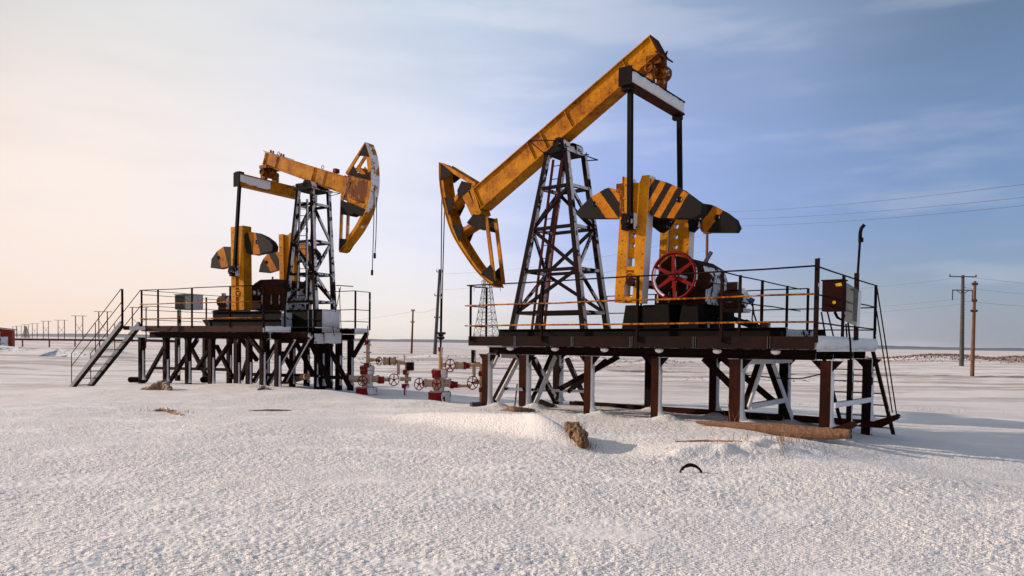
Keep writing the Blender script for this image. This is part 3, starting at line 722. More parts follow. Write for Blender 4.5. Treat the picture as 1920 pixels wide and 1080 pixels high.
# ------------------------------------------------------------------ right yard: pumpjack
VC = 2.25
pjA = thing('pumpjack', 'large yellow pumpjack on the near platform, tail end raised high and horse head lowered', 'pumpjack', FA, (2.4, VC, 0), 'oil pumpjacks')
mb = MB()
for v in (1.0, 3.4): mb.ibeam((.05, v, .088), (6.5, v, .088), (0, 1, 0), .12, .17, tf=.015)
for u in (.25, 1.9, 3.1, 4.8, 6.3): mb.box((u-.05, 1.07, .02), (u+.05, 3.33, .16))
mb.build('base_frame', 'dark', pjA)
bs = [(-.15, 1.75, .17), (1.80, 1.75, .17), (1.80, 2.75, .17), (-.15, 2.75, .17)]
bs[0] = A_.at(1, 1.75, 961, 613); bs[1] = A_.at(1, 1.75, 1095, 616); bs[2] = A_.at(1, 2.75, 1139, 612); bs[3] = A_.at(1, 2.75, 1008, 616)
for p in bs: p.z = .175
tp = [A_.at(1, 1.95, 1027, 290), A_.at(1, 1.95, 1062, 287), A_.at(1, 2.55, 1095, 292), A_.at(1, 2.55, 1057, 298)]
zt = sum(p.z for p in tp)/4
for p in tp: p.z = zt
la0, la1 = lerp(tp[0], tp[1], .15), lerp(bs[0], bs[1], .24); lb0, lb1 = la0+Vector((.24, .02, 0)), la1+Vector((.34, .02, 0))
tower(pjA, bs, tp, (.19, .42, .66, .90), .135, (la0+Vector((0, .12, -.1)), la1+Vector((0, .12, 0)), lb0+Vector((0, .12, -.1)), lb1+Vector((0, .12, 0)), 13, 'pipe_red'))
# saddle and bearing
mb = MB(); mb.box((tp[0].x-.06, 1.86, zt), (tp[1].x+.08, 2.64, zt+.06)); mb.box((tp[0].x+.05, 1.9, zt+.06), (tp[1].x-.02, 2.6, zt+.12)); mb.build('saddle', 'dark', pjA)
cz = A_.at(1, 1.85, 1047, 270)
mb = MB(); mb.tube((cz.x, 1.84, cz.z), (cz.x, 2.10, cz.z), .155, 20); mb.tube((cz.x, 1.80, cz.z), (cz.x, 1.838, cz.z), .06, 12); mb.tube((cz.x, 2.4, cz.z), (cz.x, 2.68, cz.z), .15, 20); mb.tube((cz.x, 2.1, cz.z), (cz.x, 2.4, cz.z), .09, 14)
mb.box((cz.x-.18, 1.9, zt+.12), (cz.x+.18, 2.04, cz.z)); mb.box((cz.x-.18, 2.46, zt+.12), (cz.x+.18, 2.6, cz.z))
mb.build('centre_bearing', 'dark', pjA)
mb = MB()
for a, b in (((1051, 263), (992, 264)), ((992, 264), (1021, 288))): mb.tube(A_.at(1, 1.8, *a), A_.at(1, 1.8, *b), .012, 5)
for a, b in (((1098, 292), (1121, 300)), ((1121, 300), (1101, 301)), ((1099, 286), (1099, 300)), ((1095, 290), (1104, 290))): mb.tube(A_.at(1, 2.6, *a), A_.at(1, 2.6, *b), .014, 5)
mb.build('bearing_guard', 'bare', pjA)
# walking beam
V1 = 2.06
tl, tr = A_.at(1, V1, 885.5, 354.5), A_.at(1, V1, 1217.6, 66.5); bl, brr = A_.at(1, V1, 902, 391), A_.at(1, V1, 1236, 98)
p, q = (tl+bl)/2, (tr+brr)/2; p.y = q.y = VC; dd = (q-p).normalized(); hn = Vector((0, 1, 0)).cross(dd); hn = hn if hn.z > 0 else -hn
h1, h2 = abs((tl-bl).dot(hn)), abs((tr-brr).dot(hn)); h1 = max(h1, .50); h2 = max(h2, .42)
mb = MB(); mb.ibeam(p, q, (0, 1, 0), .40, h1, h2, .022, .30)
ctop = MB()
for t in (.005, .345, .42, .56, .865, .995):
    c = lerp(p, q, t); hh = (h1+(h2-h1)*t)-.05
    for s_ in (-1, 1): mb.bar(c+hn*hh/2+Vector((0, s_*.172, 0)), c-hn*hh/2+Vector((0, s_*.172, 0)), .04, .018)
bmA = mb.build('walking_beam', 'yellow_bare', pjA)
mb = MB(); mb.box((-.001, -.2, -.001), (.001, .2, .001)) if False else None
mb = MB(); mb.bar(q+hn*h2*.5+dd*.01, q-hn*h2*.5+dd*.01, .40, .02); mb.tube(A_.at(1, 2.3, 1247, 108), A_.at(1, 2.3, 1251, 96), .02, 6); mb.bar(A_.at(1, 2.1, 1236, 101), A_.at(1, 2.1, 1255, 112), .35, .03)
mb.build('end_plate', 'gear_dry', bmA)
# horse head
K = (3.374, 780, 240)
def k(*pts): return [(x/K[0]+K[1], y/K[0]+K[2]) for x, y in pts]
arcA = [(824.5, 305), (825.3, 338), (832, 382), (848, 436), (878, 486), (901.5, 516), (925, 536)]
chA = [(k((165, 232))[0], k((372, 358))[0]), (k((442, 560))[0], k((492, 970))[0])]
stA = [(*k((290, 395), (205, 500)), .10), (*k((365, 600), (262, 665)), .10), (*k((300, 395), (378, 560)), .22), (*k((345, 370), (400, 545)), .12)]
guA = [k((158, 225), (158, 330), (178, 330), (232, 285)), k((290, 335), (352, 350), (345, 385), (300, 425), (270, 455), (262, 395)), k((178, 438), (240, 445), (243, 480), (208, 552)), k((365, 545), (437, 560), (437, 650), (375, 635), (322, 600)), k((228, 612), (292, 612), (300, 650), (272, 720)), k((410, 925), (470, 865), (487, 900), (500, 985))]
arc3 = head(pjA, FA, 2.05, .40, arcA, chA, stA, guA, 'yellow_bare')
# bridle cables, carrier bar, polished rod
mb = MB()
t0 = A_.at(1, 2.15, 828.5, 372); t1 = A_.at(1, 2.35, 834, 372); e0 = A_.at(1, 2.2, 826.5, 560); e1 = A_.at(1, 2.3, 829, 560)
mb.path([t0, e0, A_.at(1, 2.25, 825.5, 622)], .014, 6); mb.path([t1, e1, A_.at(1, 2.25, 828, 622)], .014, 6)
mb.build('bridle_cable', 'bare', pjA)
mb = MB(); c = A_.at(1, 2.25, 826.5, 627); mb.box(c+Vector((-.12, -.06, 0)), c+Vector((.12, .06, .06))); mb.box(c+Vector((-.09, -.05, -.12)), c+Vector((.09, .05, -.06))); mb.tube(A_.at(1, 2.25, 827.5, 560), A_.at(1, 2.25, 826, 665), .026, 8); mb.build('polished_rod', 'bare', pjA)
# equaliser bar, tail bearing
UE = 3.4
e1_, e2_ = A_.at(0, UE, 1184.5, 130.3), A_.at(0, UE, 1285, 187); e3_ = A_.at(0, UE, 1184, 155.5)
zt_, zb_ = (e1_.z+e2_.z)/2, e3_.z
mb = MB(); va, vb = e1_.y, e2_.y
mb.box((UE-.26, va, zt_-.03), (UE+.0, vb, zt_)); mb.box((UE-.26, va, zb_), (UE+.0, vb, zb_+.03)); mb.box((UE-.20, va+.01, zb_+.031), (UE-.025, vb-.01, zt_-.031))
eqA = mb.build('equaliser_bar', 'gear_dry', pjA)
mb = MB(); mb.box((UE-.28, va-.03, zb_-.02), (UE+.015, va-.004, zt_+.04)); mb.box((UE-.24, va+.02, zb_-.10), (UE-.04, va+.16, zb_-.002)); mb.box((UE-.24, vb-.16, zb_-.10), (UE-.04, vb-.02, zb_-.002)); mb.build('end_block', 'bare', eqA)
mb = MB()
vv = va+.01
v_ = []; f_ = []; nn2 = 24
for i in range(nn2+1):
    y = va+.02+(vb-va-.04)*i/nn2; b_ = .035+random.uniform(-.008, .012); tp_ = zt_-.035-random.uniform(0, .02); bt_ = zb_+.032+random.uniform(0, .012)
    if i == 0 or i == nn2: b_ = .005
    v_ += [(UE-.024, y, bt_), (UE-.022+b_, y, bt_+.01), (UE-.022+b_, y, tp_-.01), (UE-.024, y, tp_)]
for i in range(nn2):
    for j in range(3): f_.append((i*4+j, (i+1)*4+j, (i+1)*4+j+1, i*4+j+1))
mb.add(v_, f_, True); mb.build('packed_snow', 'snow', eqA)
mb = MB(); c = A_.at(1, 2.0, 1218, 127); c2 = A_.at(1, 2.35, 1240, 135)
mb.tube((c.x, 1.98, c.z), (c.x, 2.12, c.z), .10, 16); mb.torus((c.x, 1.98, c.z), (0, 1, 0), .085, .025, 18, 6); mb.tube((c.x, 2.12, c.z), (c.x, 2.7, c.z), .07, 12)
mb.tube((c.x+.05, 2.32, c.z+.02), (c.x+.05, 2.62, c.z+.02), .17, 20); mb.torus((c.x+.05, 2.3, c.z+.02), (0, 1, 0), .14, .035, 20, 6)
mb.bar((c.x, 2.05, c.z), (UE-.13, 2.05, zt_), .12, .12); mb.bar((c.x+.05, 2.5, c.z), (UE-.13, 2.5, zt_), .2, .16); mb.box((c.x-.15, 2.1, c.z+.10), (c.x+.2, 2.4, c.z+.30))
mb.build('tail_bearing', 'yellow_rusty', pjA)
for v, top, bot in ((1.10, (1182, 162), (1181, 414)), (3.30, (1273.5, 209), (1275.5, 400))):
    a = A_.at(1, v, *top); b = A_.at(1, v, *bot); mb = MB(); mb.bar(a, b, .09, .095); mb.build('pitman_arm', 'bare', pjA)
# cranks and counterweights
C3 = (3.177, 1060, 300)
crank(pjA, FA, 1.20, .26, (1167, 331), (1218, 330), (1203, 569), (1152, 567), (.1, .12), [(0, .02, 0), (.16, .26, 0), (.36, .42, 0), (.42, .50, .055), (.50, .57, .055), (.57, 1, 0)], [(.02, .05), (.26, .29)], pin=(1181, 417), holes_w=.20)
crank(pjA, FA, 3.12, .26, (1241, 386), (1295, 386), (1288, 575), (1232, 573), (.1, .02), [(0, .34, 0), (.34, .44, .055), (.44, .54, .055), (.54, .64, .055), (.64, .74, .055), (.74, .85, .06), (.85, 1, 0)], [(.30, .33)], holes_w=.34)
weight(pjA, FA, 1.22, .22, [(65, 312), (72, 332), (100, 345), (327, 345), (329, 190), (300, 175), (262, 163), (235, 172), (150, 222), (95, 275)], C3, (150, 215, -90, -125, 118, 2.5), (172, 262))
weight(pjA, FA, 1.215, .24, [(488, 305), (496, 108), (540, 115), (600, 131), (690, 172), (770, 232), (814, 262), (808, 318), (760, 345), (560, 345), (515, 330)], C3, (600, 140, -95, 160, 73, .5), (676, 235))
weight(pjA, FA, 3.14, .24, [(795, 395), (812, 330), (815, 258), (870, 266), (950, 308), (1008, 352), (1027, 400), (1010, 428), (812, 428)], C3, (875, 285, -80, 110, 122, 2.0), (903, 342))
mb = MB(); mb.prism(px_poly(FA, 1.5, [(500, 300), (600, 300), (640, 335), (600, 400), (560, 430), (510, 390)], C3), (0, .2, 0)); mb.prism(px_poly(FA, 3.0, [(730, 350), (800, 350), (790, 400), (760, 430), (735, 425)], C3), (0, .1, 0)); mb.build('weight_rack', 'dark', pjA)
mb = MB(); mb.prism(px_poly(FA, 1.19, [(303, 142), (341, 138), (341, 100), (345, 98), (345, 340), (323, 338), (323, 215), (303, 190)], C3), (0, .2, 0)); mb.build('weight_bolt_plate', 'yellow_rusty', pjA)
# gearbox, wheel, motor
g0, g1 = 3.66, 4.72
mb = MB(); prof = [(g0, .70), (g1, .70), (g1, 1.12), (g1-.10, 1.42), (g1-.35, 1.58), (g1-.7, 1.66), (g0+.25, 1.66), (g0+.05, 1.52), (g0, 1.3)]
mb.prism([(u, 1.75, z) for u, z in prof], (0, 1.1, 0)); mb.box((g0-.06, 1.68, 1.10), (g1+.06, 2.92, 1.15)); mb.box((g0-.04, 1.66, .66), (g1+.04, 2.94, .71))
for u in (3.9, 4.3, 4.7): mb.box((u-.02, 1.66, .71), (u+.02, 1.745, 1.09))
for u, z, r in ((3.85, 1.12, .2), (4.68, 1.12, .17)): mb.tube((u, 1.60, z), (u, 1.745, z), r, 18)
mb.tube((3.35, 1.1, 1.12), (3.35, 3.4, 1.12), .09, 14)
mb.build('gearbox', 'gear', pjA)
wc = A_.at(1, 1.25, 1264, 517.5)
mb = MB(); mb.torus(wc, (0, 1, 0), .455, .032, 40, 8, sq=1.6); mb.tube(wc+Vector((0, -.07, 0)), wc+Vector((0, .10, 0)), .085, 18)
for i in range(6): a = math.radians(90+60*i+3); e = Vector((math.cos(a), 0, math.sin(a))); mb.bar(wc+e*.06, wc+e*.44, .05, .085, (0, 1, 0), .035, .055)
mb.tube(wc+Vector((0, -.10, 0)), wc+Vector((0, -.07, 0)), .03, 10)
whA = mb.build('flywheel', 'red', pjA)
ax_ = Vector((0, 1, 0)); oa_ = ax_.orthogonal().normalized(); ob_ = ax_.cross(oa_); te_ = Vector((math.cos(math.radians(200)), 0, math.sin(math.radians(200)))); tm_ = math.atan2(te_.dot(ob_), te_.dot(oa_))
mb = MB(); mb.torus(wc+Vector((-.0, -.012, 0)), (0, 1, 0), .435, .034, 22, 6, a0=tm_-.75, a1=tm_+.75); mb.build('packed_snow', 'snow', whA)
mb = MB(); mb.tube(wc+Vector((0, .10, 0)), wc+Vector((0, .5, 0)), .05, 10); c = A_.at(1, 3.0, 1302, 524); PU = c.copy(); mb.lathe(c, (0, 1, 0), [(0, .30), (.02, .34), (.05, .30), (.08, .34), (.11, .30), (.14, .34), (.16, .30)], 28); mb.build('belt_pulley', 'motor', pjA)
mp_ = A_.at(1, 2.35, 1378, 561)
mb = MB(); mb.lathe(mp_+Vector((-.30, 0, 0)), (1, 0, 0), [(0, .08), (.01, .17), (.05, .215), (.10, .215), (.105, .185), (.40, .185), (.405, .215), (.47, .215), (.53, .16), (.54, .06)], 22)
for i in range(14): a = i*2*PI/14; e = Vector((0, math.cos(a), math.sin(a))); mb.bar(mp_+Vector((-.16, 0, 0))+e*.195, mp_+Vector((.10, 0, 0))+e*.195, .014, .05, e)
mb.box(mp_+Vector((-.1, -.2, .18)), mp_+Vector((.12, -.04, .33))); mb.box(mp_+Vector((-.22, -.2, -.27)), mp_+Vector((.25, .2, -.19)))
moA = mb.build('motor', 'motor', pjA)
mb = MB(); mb.tube(mp_+Vector((.34, -.12, -.02)), mp_+Vector((.42, -.12, -.06)), .05, 10); mt_blue = paint('blue_plastic', (.03, .10, .42), (.03, .08, .3), (.05, .05, .1), .1, .5); mb.build('cable_gland', mt_blue, moA)
mb = MB(); mb.bar(A_.at(1, 2.2, 1310, 577), A_.at(1, 2.2, 1412, 612), .1, .10); mb.bar(A_.at(1, 2.75, 1318, 580), A_.at(1, 2.75, 1420, 612), .1, .10); mb.bar(A_.at(1, 2.4, 1331, 545), A_.at(1, 2.4, 1321, 612), .04, .04)
mb.bar(A_.at(1, 2.2, 1345, 590), A_.at(1, 2.2, 1349, 618), .1, .06); mb.path([mp_+Vector((.4, -.12, -.1)), mp_+Vector((.43, -.12, -.3)), mp_+Vector((.5, -.12, -.5)), mp_+Vector((.6, -.12, -.68))], .018, 6)
mb.build('motor_slide', 'dark', pjA)
mb = MB()
for dv in (.02, .08, .13):
    mb.path([PU+Vector((.12, dv, .32)), mp_+Vector((-.28, .62+dv, .14))], .014, 5); mb.path([PU+Vector((.05, dv, -.33)), mp_+Vector((-.33, .62+dv, -.12))], .014, 5)
mb.lathe(mp_+Vector((-.33, .60, 0)), (0, 1, 0), [(0, .13), (.2, .13)], 16)
mb.build('drive_belt', 'dark', pjA)
mb = MB(); mb.bar(A_.at(1, 2.6, 1313, 507), A_.at(1, 2.6, 1334, 472), .05, .07); mb.tube(A_.at(1, 1.9, 1330, 572), A_.at(1, 1.9, 1339, 521), .014, 6); mb.build('brake_lever', 'concrete', pjA)
mb = MB()
for pts_ in (((1335, 612), (1350, 598), (1375, 606), (1400, 600), (1428, 612)), ((1310, 560), (1322, 575), (1318, 595), (1330, 614)), ((1400, 560), (1412, 575), (1410, 600), (1420, 615))):
    mb.path([A_.at(1, 2.0, *p_) for p_ in pts_], .014, 6, .1); mb.cut()
mb.build('motor_cable', 'bare', pjA)
mb = MB()
for x_ in (1322, 1344, 1436): c = A_.at(1, 1.7, x_, 612); mb.box(c+Vector((-.07, -.05, -.06)), c+Vector((.07, .05, .05+.04*random.random()))); mb.cut()
mb.build('anchor_block', 'gear', pjA)
mb = MB()
for x0_, x1_, v in ((1170, 1192, 1.25), (1203, 1253, 1.30), (1276, 1307, 1.35)):
    a, b = A_.at(1, v, x0_, 600)[0], A_.at(1, v, x1_, 600)[0]
    mb.prism([(a-.05, v, .177), (b+.03, v, .177), (b, v, .655), (a+.03, v, .655)], (0, 1.9, 0))
mb.box((3.2, 1.22, .657), (4.98, 3.2, .69)) if False else None
mb.build('pedestal', 'bare', pjA)

# ------------------------------------------------------------------ right yard: control cabinet and lamp pole on the platform end
c0 = A_.at(1, 1.2, 1542, 527); c1 = A_.at(1, 1.2, 1580, 583)
cbA = thing('control_cabinet', 'maroon electrical control box with yellow warning stickers on the end of the near platform', 'control box', FA, (c0.x, 1.3, 0))
mb = MB(); mb.box((c0.x, 1.2, c1.z), (c1.x-.01, 1.45, c0.z)); mb.box((c0.x-.02, 1.185, c0.z+.002), (c1.x+.01, 1.47, c0.z+.02)); cb = mb.build('housing', 'cab', cbA)
mb = MB(); s1, s2 = A_.at(1, 1.19, 1570, 535), A_.at(1, 1.19, 1578, 543); mb.prism(px_poly(FA, 1.19, [(1566, 532), (1577, 530), (1579, 536), (1568, 537)]), (0, .008, 0)); c = A_.at(1, 1.19, 1564, 567); mb.tube(c, c+Vector((0, .008, 0)), .028, 14); mb.build('warning_sticker', 'label', cb)
mb = MB(); mb.prism([A_.at(1, 1.62, *p) for p in ((1584, 530), (1610, 546), (1606, 612), (1583, 602))], (0, .22, 0)); mb.build('side_cabinet', 'cabgrey', cbA)
mb = MB()
for a, b in (((1540, 585), (1548, 632)), ((1551, 583), (1563, 632)), ((1586, 607), (1588, 632))): mb.tube(A_.at(1, 1.3, *a), A_.at(1, 1.3, *b), .015, 6)
mb.path([A_.at(1, 1.4, *p) for p in ((1565, 585), (1570, 595), (1580, 601), (1583, 590))], .025, 7); mb.path([A_.at(1, 1.1, *p) for p in ((1590, 605), (1594, 640), (1596, 670), (1590, 690))], .018, 6)
mb.build('cabinet_stand', 'dark', cbA)
lp = thing('lamp_pole', 'thin dark steel pole with a hooked tip rising from the near platform end', 'pole', FA, A_.at(1, 2.3, 1605, 638))
mb = MB(); mb.bar(A_.at(1, 2.3, 1605, 638), A_.at(1, 2.3, 1606.5, 512), .07, .07); mb.tube(A_.at(1, 2.3, 1608, 518), A_.at(1, 2.3, 1612.5, 450), .022, 8)
mb.build('post', 'post', lp); mb = MB(); mb.path([A_.at(1, 2.3, *p) for p in ((1612.5, 452), (1613, 436), (1615, 428), (1621, 421))], .032, 8); mb.tube(A_.at(1, 2.3, 1614, 454), A_.at(1, 2.3, 1614, 446), .045, 8); mb.build('hook_arm', 'bare', lp)

# ------------------------------------------------------------------ left yard: platform
B_ = FB
LB = 5.6
plB = thing('steel_platform', 'far rusty steel platform with a snowy stair at its left end, under the left pumpjack', 'platform', FB, (3, 2, -1.6))
mb = MB(); mb.box((0, 0, -.17), (LB, .05, 0)); mb.box((.0, .052, -.17), (.05, 4.3, 0)); mb.build('edge_beam', 'fascia_pale', plB)
mb = MB(); mb.box((LB-.05, .052, -.16), (LB+.03, .95, -.01)); mb.box((5.2, 3.1, -.17), (6.55, 3.15, 0)); mb.box((6.45, 2.52, -.17), (6.56, 3.09, -.01)); mb.box((.052, 3.1, -.17), (5.19, 3.15, 0)); mb.build('edge_beam', 'fascia', plB)
sn = MB(); snow_slab(sn, LB+.032, .06, .94, -.16, 0, .04, 5); snow_slab(sn, 6.562, 2.54, 3.07, -.16, 0, .04, 6); sn.build('snow_crust', 'snow', plB)
mb = MB(); mb.box((.06, .055, -.03), (LB-.06, 3.09, -.005)); mb.box((LB-.04, 1.0, -.03), (6.44, 3.09, -.005)); mb.build('deck', 'steel', plB)
mb = MB()
for v in (.25, 1.2, 2.2, 3.0):
    e = LB if v < 1 else 6.1
    mb.ibeam((.05, v, -.27), (e, v, -.27), (0, 1, 0), .14, .18, tf=.016)
for u in (.6, 1.8, 3., 4.2, 5.4): mb.box((u-.05, .08, -.178), (u+.05, 3.05, -.172))
mb.build('main_beam', 'steel', plB)
legB = []
for x, y, v, w in ((266, 716, .25, .15), (312, 716, .25, .15), (353, 718, .25, .14), (397, 718, .25, .15), (445, 716, .25, .15), (467, 718, .25, .14), (493, 718, .25, .14), (521, 716, .25, .14),
        (333, 700, 2.9, .14), (385, 700, 2.9, .14), (430, 700, 2.9, .14), (548, 700, 2.0, .14), (575, 700, 2.9, .14), (593, 712, 1.6, .10), (603, 712, 2.0, .16), (617, 705, 2.9, .16), (635, 705, 2.5, .15), (657, 706, 2.85, .14), (500, 700, 2.2, .14)):
    u = B_.at(1, v, x, y)[0]; mb = MB(); mb.bar((u, v, -2.1), (u, v, -.36), w, w, (0, 1, 0)); mb.build('platform_leg', 'post', plB); legB.append((u, v, w))
mb = MB()
for u, v, w in legB[:5]:
    for s_ in (-1, 1): mb.prism([(u+s_*w/2, v-.01, -.36), (u+s_*(w/2+.14), v-.01, -.36), (u+s_*w/2, v-.01, -.52)], (0, .02, 0))
mb.build('gusset', 'steel', plB)
mb = MB(); sn = MB()
def bb(a, b, v, w=.10, snow=False):
    p, q = B_.at(1, v, *a), B_.at(1, v, *b); mb.bar(p, q, w, w)
    if snow: sn.bar(p+Vector((w*.5, 0, 0)), q+Vector((w*.5, 0, 0)), w*.5, w*.3)
for a, b, v, s_ in (((308, 651), (272, 715), .9, 0), ((370, 636), (317, 717), .5, 1), ((360, 655), (391, 712), 2., 0), ((391, 657), (370, 691), 1.2, 0), ((406, 648), (437, 710), 1.6, 0), ((437, 636), (401, 687), .5, 0),
    ((453, 635), (482, 676), 1.2, 0), ((551, 637), (505, 717), .8, 1), ((577, 637), (534, 716), 1.1, 1), ((517, 647), (476, 716), .7, 1), ((556, 644), (587, 702), 1.6, 0), ((582, 642), (621, 724), 1.6, 0), ((611, 642), (656, 726), 1.9, 0),
    ((688, 625), (662, 669), 2.8, 0), ((470, 660), (452, 712), .7, 0), ((467, 631), (493, 665), .2, 0), ((530, 660), (545, 690), 2.2, 0), ((622, 645), (600, 680), 2.2, 0)): bb(a, b, v, .10, s_)
for a, b, v, s_ in (((290, 690), (425, 693), 2.0, 0), ((476, 702), (545, 704), 1.8, 0), ((553, 703), (598, 705), 1.6, 1), ((597, 707), (650, 708), 1.9, 0), ((268, 638), (329, 640), 3.0, 0)): bb(a, b, v, .10 if not s_ else .08, s_)
mb.build('brace', 'post', plB)
for u, v, w in legB: snow_wedge(sn, (u+w/2+.002, v, -.6-random.random()*.5), (u+w/2+.002, v, -1.70), .008, .05+random.random()*.08, w*.42)
sn.build('snow_crust', 'snow', plB)
PT = MB(); RD = MB(); RY = MB()
def postB(u, v, top=1.1, w=.06): PT.angle((u, v, -.05), (u, v, top), w, .012)
for x in (264.7, 295.5, 359, 430.5, 493, 532): postB(B_.at(1, 0, x, 570)[0] if x < 500 else LB+.02, 0 if x < 500 else B_.at(0, LB, 532, 570)[1], 1.1)
for x in (337, 386, 620): postB(B_.at(1, 3.1, x, 580)[0], 3.1)
RD.rail((0, -.04, 1.1), (LB, -.04, 1.1), .013, 6)
for z in (.665, .22): RY.rail((0, -.045, z), (LB, -.045, z), .015, 6)
for z in (1.1, .97, .62, .5, .2): RD.rail((0, 0, z), (0, 3.1, z), .010, 5)
for z in (1.1, .62, .2): RD.rail((0, 3.1, z), (2.6, 3.1, z), .012, 5)
ue, va_, vb_ = 6.5, B_.at(0, 6.5, 665, 580)[1], B_.at(0, 6.5, 692, 580)[1]
for v in (va_, vb_): postB(ue, v, 1.1, .07)
for z in (1.1, .55, .2): RD.rail((ue, va_, z), (ue, vb_, z), .012, 5); RD.rail((ue, va_, z), (ue-1.1, va_, z), .012, 5)
RD.rail((LB, .9, 1.1), (LB, 0, 1.1), .012, 5); RD.tube(B_.at(1, 2.2, 630, 535), B_.at(1, 2.2, 662, 537), .014, 5)
for a, b in (((636, 540), (640, 622)), ((639, 538), (629, 585)), ((624, 612), (627, 630)), ((641, 620), (641, 658)), ((600, 622), (600, 655))): RD.tube(B_.at(1, 1.9, *a), B_.at(1, 1.9, *b), .012, 5)
PT.build('rail_post', 'post', plB); RD.build('handrail', 'post', plB); RY.build('mid_rail', 'rail', plB)
# stair
sv0, sv1 = -.60, -.03
st_ = MB(); sb = B_.at(1, sv0, 131, 729); stp = Vector((-.02, sv0, -.02)); 
def strg(v): st_.bar((stp.x, v, stp.z+.06), (sb.x, v, sb.z-.05), .06, .20)
strg(sv0); strg(sv1); st_.build('stair_stringer', 'steel', plB)
st_ = MB(); n = 8
for i in range(1, n+1):
    t = i/(n+.6); p = lerp((stp.x, 0, stp.z), (sb.x, 0, sb.z), t); st_.box((p.x-.10, sv0+.035, p.z-.03), (p.x+.08, sv1-.035, p.z-.012))
st_.build('stair_tread', 'post', plB)
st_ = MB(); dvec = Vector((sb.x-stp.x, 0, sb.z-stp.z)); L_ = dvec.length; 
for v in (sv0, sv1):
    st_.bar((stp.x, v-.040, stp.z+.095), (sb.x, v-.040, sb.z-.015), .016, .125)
st_.build('shade_grey_side', 'shade_grey', plB)  # side strips carry the shade of packed snow as paint
st_ = MB()
st_.angle((-.03, sv0, -.1), (-.03, sv0, 1.1), .07, .012)
for v in (sv0-.02, sv1+.02):
    for f in (1.0, .62 if v < -.3 else .55):
        st_.tube((-.03, v, 1.1*f), (sb.x+.15, v, sb.z+1.05*f+.1), .013, 6)
    st_.tube((sb.x+.15, v, sb.z-.1), (sb.x+.15, v, sb.z+1.15), .013, 6); mdp = lerp((-.03, v, 0), (sb.x+.15, v, sb.z), .5); st_.tube(mdp, mdp+Vector((0, 0, 1.1)), .013, 6)
st_.build('stair_handrail', 'post', plB)
mb = MB(); mb.box((-.02, sv0+.04, -.14), (.30, -.055, -.02)); mb.build('landing', 'fascia', plB)

# ------------------------------------------------------------------ left yard: pumpjack
VB = 2.5
pjB = thing('pumpjack', 'smaller yellow pumpjack on the far platform, its curved horse head raised to the right', 'pumpjack', FB, (4, VB, 0), 'oil pumpjacks')
C8 = (3.375, 380, 240); C22 = (4.153, 380, 500)
def q8(*pts): return [(x/C8[0]+C8[1], y/C8[0]+C8[2]) for x, y in pts]
def q22(*pts): return [(x/C22[0]+C22[1], y/C22[0]+C22[2]) for x, y in pts]
# base frame and the box under the tower
mb = MB(); uL = B_.at(1, 1.1, 391, 600)[0]; uM = B_.at(1, 1.3, 536, 600)[0]
zA = B_.at(1, 1.1, 460, 583)[2]; zM = B_.at(1, 1.1, 460, 598)[2]
mb.ibeam((uL, 1.15, (zM+.0)/2), (uM, 1.15, zM/2), (0, 1, 0), .14, zM-.01, tf=.018); mb.ibeam((uL+.15, 1.15, (zM+zA)/2), (uM, 1.15, (zM+zA)/2), (0, 1, 0), .14, zA-zM-.01, tf=.018)
mb.prism([(uL-.32, 1.1, zM-.01), (uL, 1.1, zM-.01), (uL, 1.1, 0), (uL-.1, 1.1, 0)], (0, .12, 0))
mb.ibeam((uL, 3.0, zA/2), (uM, 3.0, zA/2), (0, 1, 0), .14, zA-.02, tf=.018)
for u in (uL+.1, uL+1.2, uL+2.1, uM-.2): mb.box((u-.05, 1.23, .02), (u+.05, 2.92, zA-.05))
mb.build('base_frame', 'dark', pjB)
vx = 1.62; xa, xb = B_.at(1, vx, 534, 600)[0], B_.at(1, vx, 604, 600)[0]; z0_, z1_, zm_ = B_.at(1, vx, 570, 622)[2], B_.at(1, vx, 570, 580)[2], B_.at(1, vx, 570, 599)[2]
vy = B_.at(0, xb, 638, 600)[1]
mb = MB(); mb.box((xa, vx+.04, z0_+.01), (xb-.04, vy, z1_-.02)); mb.box((xa, vx, z1_-.019), (xb, vy+.02, z1_)); mb.box((xa, vx, zm_-.01), (xb, vx+.038, zm_+.01)); mb.box((xa, vx, z0_-.01), (xb, vy+.02, z0_+.008))
for t in (0, .62, .74, 1): u = xa+(xb-xa-.03)*t; mb.box((u, vx+.002, z0_+.01), (u+.03, vx+.036, zm_-.012)); mb.box((u, vx+.002, zm_+.012), (u+.03, vx+.036, z1_-.02))
mb.box((xb-.038, vx+.04, z0_+.01), (xb-.02, vy, z1_-.02))
mb.build('tower_base', 'dark', pjB)
mb = MB(); v_ = []; f_ = []
nn2 = 14
for i in range(nn2+1):
    t = i/nn2
    for j in range(9):
        s_ = j/8; y = vx+.06+(vy-vx-.06)*t; z = z0_+.08+(z1_-z0_-.10)*s_; b_ = .05*math.sin(PI*min(1, max(0, t)))**.4*math.sin(PI*s_)**.4*(1+random.uniform(-.2, .2)); v_.append((xb-.018+b_, y, z))
for i in range(nn2):
    for j in range(8): f_.append((i*9+j, (i+1)*9+j, (i+1)*9+j+1, i*9+j+1))
mb.add(v_, f_, True); mb.box((xb-.05, vx+.15, z0_-.32), (xb+.03, vy+.02, z0_-.02)); mb.build('packed_snow', 'snow', pjB)
mb = MB(); mb.tube(B_.at(1, 1.0, 532, 627), B_.at(1, 1.0, 582, 629), .10, 12); mb.box((xa, vx-.2, z0_-.34), (xb-.1, vy, z0_-.05)); mb.build('drain_pipe', 'gear', pjB)
bs = [B_.at(1, 1.95, 536, 580), B_.at(1, 1.95, 592, 580), B_.at(1, 2.75, 626, 580), B_.at(1, 2.75, 571, 580)]
zz = z1_+.002
for p in bs: p.z = zz
bs[0].x = min(bs[0].x, bs[1].x-1.0)
